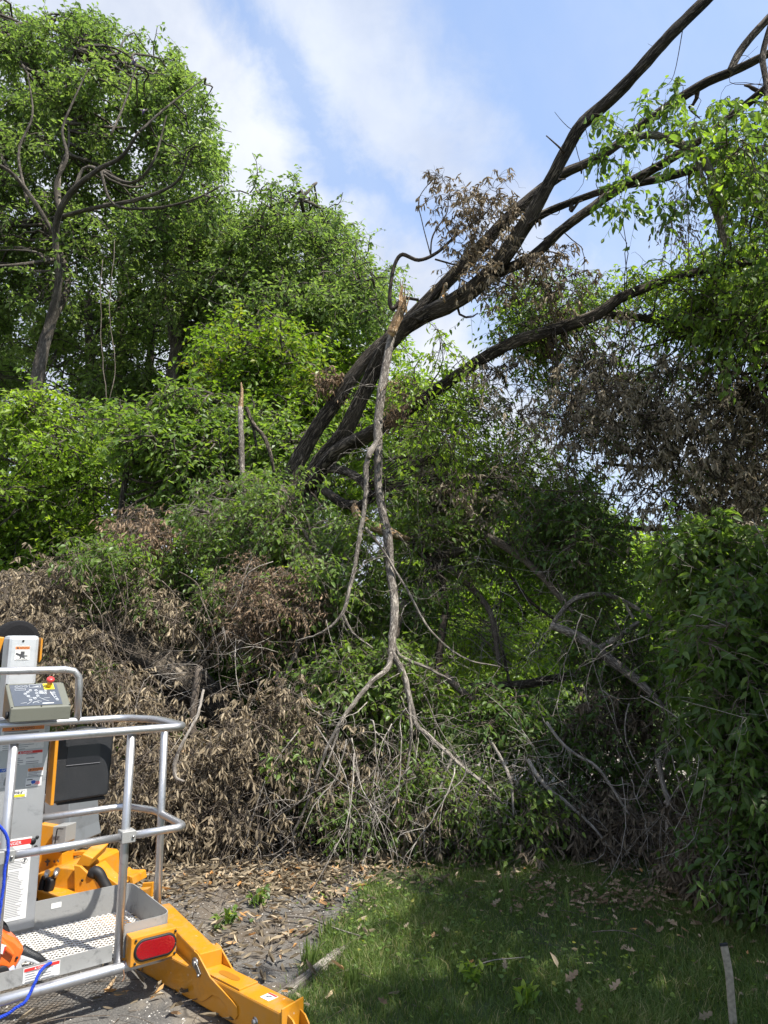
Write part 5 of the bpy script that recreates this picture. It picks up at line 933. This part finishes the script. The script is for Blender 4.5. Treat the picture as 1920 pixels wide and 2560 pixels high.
# manual case on yellow bracket
g = Geo(); box2(g, -.470, -.452, .60, .72, .86, 1.235); obj('side_bracket', g, YEL, lift, bevel=.003)
g = Geo(); tl = unit(ZZ+Vb*.10+Uu*.05); cc = B(-.285, .70, 1.045)
out = []
for x, z in rounded([(-.155, -.195), (.160, -.185), (.165, .165), (.09, .195), (0, .205), (-.09, .190), (-.160, .165)], .022, 5, True)[:-1]: out.append(cc+Uu*x+tl*z)
prism(g, out, Vb*.085); case = obj('manual_case', g, BLK, lift, 'black plastic document case', bevel=.012)
g = Geo(); obox(g, cc+tl*.055-Vb*.001, (.092, .002, .052), (Uu, Vb, tl)); obj('case_recess', g, simple('dark_recess', (.008, .008, .010), .3), case)
g = Geo(); obox(g, cc+tl*.002-Vb*.004, (.093, .002, .0012), (Uu, Vb, tl)); obj('case_ridge', g, simple('grey_edge', (.16, .16, .17), .4), case)  # thin pale grey strip along the foot of the recess
for x in (-.085, .085):
    g = Geo(); obox(g, cc+tl*.192-Vb*.0+Uu*x, (.026, .012, .008), (Uu, Vb, tl)); obj('latch', g, RUB, case, bevel=.003)
g = Geo(); obox(g, cc-tl*.203+Vb*.05+Uu*.02, (.13, .02, .008), (Uu, Vb, tl)); obj('case_foot', g, RUB, case)
# grey housings and turret behind
def fp(vpts, Y): return [P(a/V, b/V, Y) for a, b in vpts]
YB = np.array([.25, .97, 0])
GS = simple('grey_housing', (.20, .22, .24), .4, .4, .5, (.16, .175, .19), 0, 5)
g = Geo(); prism(g, fp([(110, 1985), (172, 1998), (176, 2080), (182, 2112), (150, 2130), (110, 2130)], 4.95), YB*.3); obj('engine_cover', g, GS, lift, bevel=.006)
g = Geo(); prism(g, fp([(133, 2066), (166, 2064), (163, 2106), (158, 2114), (128, 2122)], 4.85), YB*.1); eb = obj('electric_box', g, SHEET, lift, bevel=.004)
g = Geo(); p_ = fp([(140, 2114), (137, 2112), (143, 2074), (147, 2072), (158, 2072)], 4.83); tubes(g, catmull(p_, 12)[None], np.full((1, 12), .004), 6); obj('handle', g, RUB, eb)
g = Geo(); prism(g, fp([(96, 2060), (134, 2066), (128, 2122), (156, 2134), (154, 2180), (96, 2190)], 4.9), YB*.12); tr_ = obj('turret_plate', g, YEL, lift, bevel=.004)
g = Geo(); prism(g, fp([(92, 2185), (150, 2168), (184, 2172), (190, 2180), (190, 2262), (92, 2285)], 4.75), YB*.45); obj('turret_base', g, YEL, lift, bevel=.008)
for a, b_ in ((119, 2182), (143, 2177)):
    g = Geo(); c0 = P(a/V, b_/V, 4.74); tube(g, [c0+[0, 0, .004], c0+[.015, -.06, -.01]], [.018, .015], 12, 2); tube(g, [c0+[.0152, -.0605, -.0102], c0+[.0154, -.0615, -.0104]], [.008, .008], 12, 2); obj('hydraulic_fitting', g, BOLT, lift)
g = Geo(); prism(g, fp([(111, 2153), (117, 2151), (118, 2146), (121, 2150), (127, 2152), (122, 2156), (120, 2165), (116, 2164), (117, 2158)], 4.892), YB*-.002); prism(g, fp([(133, 2152), (137, 2150), (139, 2156), (135, 2157)], 4.892), YB*-.002); prism(g, fp([(143, 2150), (146, 2149), (148, 2155), (145, 2156)], 4.892), YB*-.002); obj('worn_pictogram', g, INK, tr_)
text3('10K', P(163/V, 2173/V, 4.72), .020, (unit(np.array([1, .25, 0])), Vb, ZZ), WI, tr_, 'lettering') if False else None
g = Geo(); tube(g, fp([(127, 2195), (124, 2215), (115, 2240), (104, 2262)], 4.70), [.030, .030, .028, .024], 10, 12); obj('hydraulic_hose', g, RUB, lift)
g = Geo(); tube(g, fp([(110, 2190), (106, 2205), (103, 2225), (98, 2250)], 4.70), [.012, .018, .020, .028], 10, 12); obj('hydraulic_hose', g, RUB, lift)
g = Geo(); prism(g, fp([(185, 2163), (200, 2166), (262, 2224), (230, 2235), (186, 2245)], 4.72), YB*.02); op = obj('outrigger_plate', g, YEL, lift, bevel=.003)
g = Geo(); c0 = P(206/V, 2201/V, 4.715); tube(g, [c0, c0-YB*.004], .008, 12, 2); obj('hole', g, RUB, op)
g = Geo(); prism(g, fp([(206, 2135), (232, 2146), (222, 2168), (188, 2164)], 4.78), YB*.16+ZZ*.05); obj('outrigger_pivot_box', g, YEL, lift, bevel=.006)
g = Geo(); prism(g, fp([(175, 2132), (198, 2128), (212, 2129), (246, 2148), (262, 2176), (296, 2212), (268, 2216), (240, 2178), (236, 2150), (208, 2138), (176, 2141)], 5.0), YB*.04); obj('outrigger_arm', g, YEL, lift, bevel=.004)
g = Geo(); prism(g, fp([(222, 2168), (240, 2162), (262, 2188), (300, 2215), (262, 2224)], 4.90), YB*.10); obj('outrigger_arm', g, YEL, lift, bevel=.004)
g = Geo(); tube(g, fp([(228, 2190), (236, 2178), (248, 2184), (258, 2204), (270, 2225)], 4.74), .032, 12, 16); obj('hydraulic_hose', g, RUB, lift)
g = Geo(); tube(g, fp([(266, 2178), (282, 2188), (296, 2192)], 5.1), .022, 10, 8); obj('hydraulic_hose', g, RUB, lift)
g = Geo(); prism(g, fp([(280, 2196), (284, 2204), (310, 2214), (331, 2198), (329, 2190), (300, 2188), (294, 2182)], 5.15), YB*.14); prism(g, fp([(322, 2190), (331, 2193), (334, 2212), (325, 2212)], 5.1), YB*.16); obj('outrigger_foot', g, YEL, lift, bevel=.004)
g = Geo(); prism(g, fp([(356, 2208), (381, 2206), (379, 2243), (353, 2230)], 4.95), YB*.02); prism(g, fp([(352, 2218), (379, 2216), (372, 2240), (345, 2232)], 4.92), YB*-.05); obj('stabilizer_bracket', g, YEL, lift, bevel=.003)
# tow arms ------------------------------------------------------------
mmz = .275
def arm(g, a, b, w, h):      # a, b: centre of the top face
    a = np.array(a, float); b = np.array(b, float); d = unit((b-a)*[1, 1, 1]); s = unit(np.cross(d, ZZ)); c = (a+b)/2-ZZ*h/2; obox(g, c, (np.linalg.norm(b-a)/2, w/2, h/2), (d, s, unit(np.cross(s, d))))
    return d, s
H1, H0 = Pz(728, 2520, .190), Pz(560, 2437, .172)
dd = unit(H1-H0); ss = unit(np.cross(dd, ZZ)); uu = unit(np.cross(ss, dd)); Hb = H0-dd*1.3; Hc = H0+dd*.02
g = Geo(); obox(g, (Hb+H1)/2-uu*.072, (np.linalg.norm(H1-Hb)/2, .058, .072), (dd, ss, uu)); beam = obj('tow_beam', g, YEL, lift, 'amber tow beam running out towards the lawn', bevel=.009)
U0 = Pz(402, 2262, .235); U1 = H0-dd*.13+uu*.065
ud = unit(U1-U0); us = unit(np.cross(ud, ZZ)); uup = unit(np.cross(us, ud))
g = Geo(); obox(g, (U0+U1)/2-uup*.04, (np.linalg.norm(U1-U0)/2, .052, .042), (ud, us, uup)); ua = obj('upper_arm', g, YEL, lift, bevel=.007)
g = Geo(); obox(g, U1-ud*.008-uup*.025, (.032, .058, .040), (ud, us, uup)); obj('arm_collar', g, YEL, ua, bevel=.004)
def side_plate(sg):
    g = Geo(); q = H0+ss*sg*.058
    prof = [(-.19, .055), (-.165, .085), (-.13, .078), (-.02, .004), (.16, -.045), (.20, -.060), (.205, -.095), (.185, -.118), (.15, -.112), (.115, -.080), (.06, -.062), (.0, -.066), (-.05, -.100), (-.09, -.120), (-.13, -.110), (-.16, -.075), (-.185, -.02)]
    prism(g, [q+dd*x+uu*y for x, y in prof], ss*sg*.008); return obj('clevis_plate', g, YEL, lift, bevel=.0025)
cp = side_plate(1); side_plate(-1)
g = Geo(); obox(g, H0+dd*.03+uu*.004, (.17, .052, .004), (dd, ss, uu)); tp = obj('clevis_top', g, YEL, lift, bevel=.002)
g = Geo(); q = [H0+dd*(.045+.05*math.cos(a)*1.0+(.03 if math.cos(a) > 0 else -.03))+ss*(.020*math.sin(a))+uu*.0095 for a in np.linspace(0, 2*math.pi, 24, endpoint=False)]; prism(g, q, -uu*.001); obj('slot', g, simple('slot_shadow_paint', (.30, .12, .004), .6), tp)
pq = H0-dd*.145+ss*.066+uu*.035
g = Geo(); tube(g, [pq, pq+ss*.005], .026, 20, 2); obox(g, pq+dd*.022-uu*.022+ss*.003, (.030, .003, .014), (unit(dd-uu), ss, unit(uu+dd))); tube(g, [pq+ss*.005, pq+ss*.014], .013, 16, 2); pin = obj('hinge_pin', g, BOLT, cp)
g = Geo(); b1 = pq+dd*.042-uu*.042+ss*.006; tube(g, [b1, b1+ss*.010], .007, 6, 2); obj('bolt', g, BOLT, pin)
g = Geo(); b1 = H0+dd*.33+ss*.055-uu*.085; tube(g, [b1, b1+ss*.014], .014, 6, 2); tube(g, [b1, b1+ss*.004], .020, 14, 2); obj('bolt', g, BOLT, beam)
g = Geo(); ce = H1+dd*.004; prism(g, [ce+ss*x+uu*y for x, y in ((-.060, .028), (.060, .018), (.060, -.170), (-.060, -.170))], dd*.008); hp = obj('hitch_plate', g, YEL, lift, bevel=.003)
for sx in (-.045, .022):
    g = Geo(); prism(g, [H1+dd*.012+ss*sx+dd*x+uu*y for x, y in ((0, -.015), (.03, -.025), (.055, -.05), (.07, -.09), (.07, -.16), (0, -.16))], ss*.007); obj('hitch_fin', g, YEL, hp)
lb = label(beam, H1-dd*.155+uu*.0012, .062, .055, (dd, -uu, -ss)); g = Geo(); cc2 = H1-dd*.155+uu*.0026; plate(g, cc2+ss*-.020, .029, .005, (dd, -uu, -ss), .0003); obj('header', g, REDL, lb)
g = Geo(); prism(g, [cc2+dd*x-ss*y for x, y in ((-.018, .006), (-.006, -.004), (.0, .004), (.012, .010), (.014, .0), (.004, -.002), (.0, -.010), (-.010, -.010), (-.012, -.002))], uu*.0004); obj('pictogram', g, INK, lb)
# tail lamp
g = Geo(); box2(g, -.228, -.002, -.085, -.006, .215, .345); tlm = obj('tail_light', g, YEL, lift, bevel=.005)
lx = [(math.copysign(.055, math.cos(a))+.043*math.cos(a), .043*math.sin(a)) for a in np.linspace(0.01, 2*math.pi+.01, 33)[:-1]]
lc = B(-.108, -.0855, .280)
g = Geo(); t_ = [lc+Uu*x*1.0+ZZ*y for x, y in lx]; t_ = np.array(t_+[t_[0]]); tubes(g, t_[None], np.full((1, 33), .0085), 8); obj('lamp_gasket', g, RUB, tlm)
g = Geo(); prism(g, [lc+Uu*x*.99+ZZ*y*.97 for x, y in lx], -Vb*.009); obj('lamp_lens', g, LENS, tlm, bevel=.006)
for x, z in ((-.098, .050), (.098, .050), (-.098, -.050), (.098, -.050)):
    g = Geo(); tube(g, [lc+Uu*x+ZZ*z, lc+Uu*x+ZZ*z-Vb*.006], .006, 6, 2); obj('screw', g, RUB, tlm)
g = Geo(); tube(g, [B(-.232, -.03, .235), B(-.245, -.045, .21), B(-.240, -.05, .17), B(-.250, -.05, .150)], .0028, 6, 12); obj('lamp_wire', g, simple('brown_wire', (.22, .12, .07), .6), tlm)
# wheel under the turret keeps the trailer on the ground
for k, (a, b_) in enumerate(((-.2, 2.3), (-1.5, 2.0))):
    c0 = B(a, b_, .33); g = Geo(); q = np.linspace(0, 2*math.pi, 33); tubes(g, np.array([c0+Vb*0+Uu*.26*math.cos(x)*0+unit(np.cross(dd, ZZ))*0+dd*[1, 1, 0]*.25*math.cos(x)+ZZ*.25*math.sin(x) for x in q])[None], np.full((1, 33), .075), 10)
g = Geo(); bar(g, Hb, B(-.9, 2.1, .30), .14, .14); obj('chassis', g, YEL, lift, bevel=.008)
g = Geo(); box2(g, -1.05, -.5, 1.05, 1.9, .16, .5); obj('turntable', g, YEL, lift, bevel=.02)
g = Geo(); box2(g, -.70, -.52, .70, .90, .95, 1.25); obj('platform_bracket', g, YEL, lift, bevel=.01)
# ------------------------------------------------------------------ chainsaw on the basket floor
def sq(px, py, b_):      # point seen at (px,py) on the upright plane b = b_
    d = ray(px, py); o = np.array([0, 0, CAMH]); t = np.dot(B(0, b_, 0)-o, Vb)/np.dot(d, Vb); return o+d*t
saw = thing('chainsaw', 'orange chainsaw with a black rear handle resting on the basket floor', 'chainsaw', B(-1.05, .2, .25))
def sprism(pts, b0, b1, m, name, parent=saw, bv=.008):
    g = Geo(); prism(g, [sq(x, y, b0) for x, y in pts], Vb*(b1-b0)); return obj(name, g, m, parent, bevel=bv)
body = sprism([(-60, 2330), (5, 2327), (22, 2340), (40, 2348), (58, 2366), (62, 2376), (50, 2402), (38, 2424), (20, 2426), (-60, 2410)], .07, .20, ORG, 'engine_cover', bv=.016)
sprism([(-60, 2338), (-5, 2336), (30, 2372), (38, 2384), (32, 2396), (28, 2390), (-4, 2366), (-60, 2352)], .050, .078, ORG, 'top_ridge', bv=.008)
lab_ = sprism([(-20, 2352), (16, 2364), (8, 2386), (-20, 2378)], .0455, .0490, WHT, 'sticker', body, .0); 
g = Geo(); prism(g, [sq(x, y, .044) for x, y in ((12, 2366), (16, 2367), (9, 2384), (7, 2384))], Vb*-.0006); obj('sticker_band', g, REDL, lab_)
g = Geo(); tubes(g, catmull([sq(52, 2376, .12), sq(72, 2385, .11), sq(96, 2396, .10), sq(116, 2412, .10)], 14)[None], np.linspace(.026, .014, 14)[None], 14); obj('rear_handle', g, BLK, saw)
g = Geo(); prism(g, [sq(x, y, .13) for x, y in ((62, 2372), (70, 2370), (86, 2380), (98, 2386), (96, 2392), (66, 2384))], Vb*.02); obj('throttle_lock', g, RUB, saw, bevel=.002)
sprism([(40, 2418), (54, 2394), (60, 2393), (84, 2400), (114, 2416), (108, 2419), (82, 2408), (64, 2404), (54, 2412), (56, 2426), (64, 2432), (48, 2438), (34, 2440)], .07, .12, LGR, 'handle_guard', bv=.006)
sprism([(-60, 2424), (20, 2428), (36, 2412), (42, 2438), (20, 2444), (-60, 2460)], .06, .18, simple('pale_blue_grey_tank', (.40, .45, .58), .35), 'fuel_tank', bv=.01)
g = Geo(); c0 = sq(2, 2435, .055); tube(g, [c0, c0-Vb*.012], .034, 22, 2); obj('starter_cap', g, RUB, saw, bevel=.003)
g = Geo(); c0 = sq(42, 2394, .066); tube(g, [c0, c0-Vb*.004], .006, 12, 2); obj('screw', g, RUB, saw)
g = Geo(); tubes(g, catmull([sq(-40, 2300, .16), sq(-8, 2304, .16), sq(8, 2316, .16), sq(16, 2334, .16)], 12)[None], np.full((1, 12), .016), 12); obj('front_handle', g, BLK, saw)
# ------------------------------------------------------------------ blue rope
rp = thing('rope', 'blue rope looped over the saw handle and hanging outside the basket', 'rope', sq(5, 2200, -.08)); g = Geo()
def rope(g, pts, r, n=60):
    p = catmull(pts, n); p = p+RS.randn(n, 3)*.0006; t = unit(np.gradient(p, axis=0)); a = unit(np.cross(t, ZZ+.01)); b_ = np.cross(t, a); L = np.concatenate([[0], np.cumsum(np.linalg.norm(np.diff(p, axis=0), axis=1))])
    q = catmull(p, n*4); t = unit(np.gradient(q, axis=0)); a = unit(np.cross(t, np.array([.3, .2, 1]))); b_ = np.cross(t, a); L = np.concatenate([[0], np.cumsum(np.linalg.norm(np.diff(q, axis=0), axis=1))])
    for k in range(3): ph = L/.028*2*math.pi+k*2.094; tubes(g, (q+(a*np.cos(ph)[:, None]+b_*np.sin(ph)[:, None])*r*.5)[None], np.full((1, len(q)), r*.62), 6)
rope(g, [sq(-6, 2060, -.07), sq(14, 2085, -.07), sq(20, 2110, -.07), sq(19, 2140, -.07), sq(12, 2175, -.07), sq(9, 2215, -.07), sq(2, 2260, -.07), sq(-8, 2330, -.07)], .0065)
obj('strand', g, ROPE, rp); g = Geo()
rope(g, [sq(132, 2407, .03), sq(126, 2408, .0), sq(112, 2416, -.02), sq(100, 2430, -.035), sq(88, 2455, -.05), sq(76, 2482, -.055), sq(62, 2505, -.07), sq(40, 2520, -.06), sq(15, 2537, -.05), sq(-20, 2552, -.05)], .0065)
obj('strand', g, ROPE, rp)
g = Geo(); rope(g, [sq(137, 2409, .03), sq(128, 2402, .03), sq(118, 2406, .02), sq(124, 2412, .01), sq(134, 2408, .02)], .0045, 20); obj('knot', g, ROPE, rp)
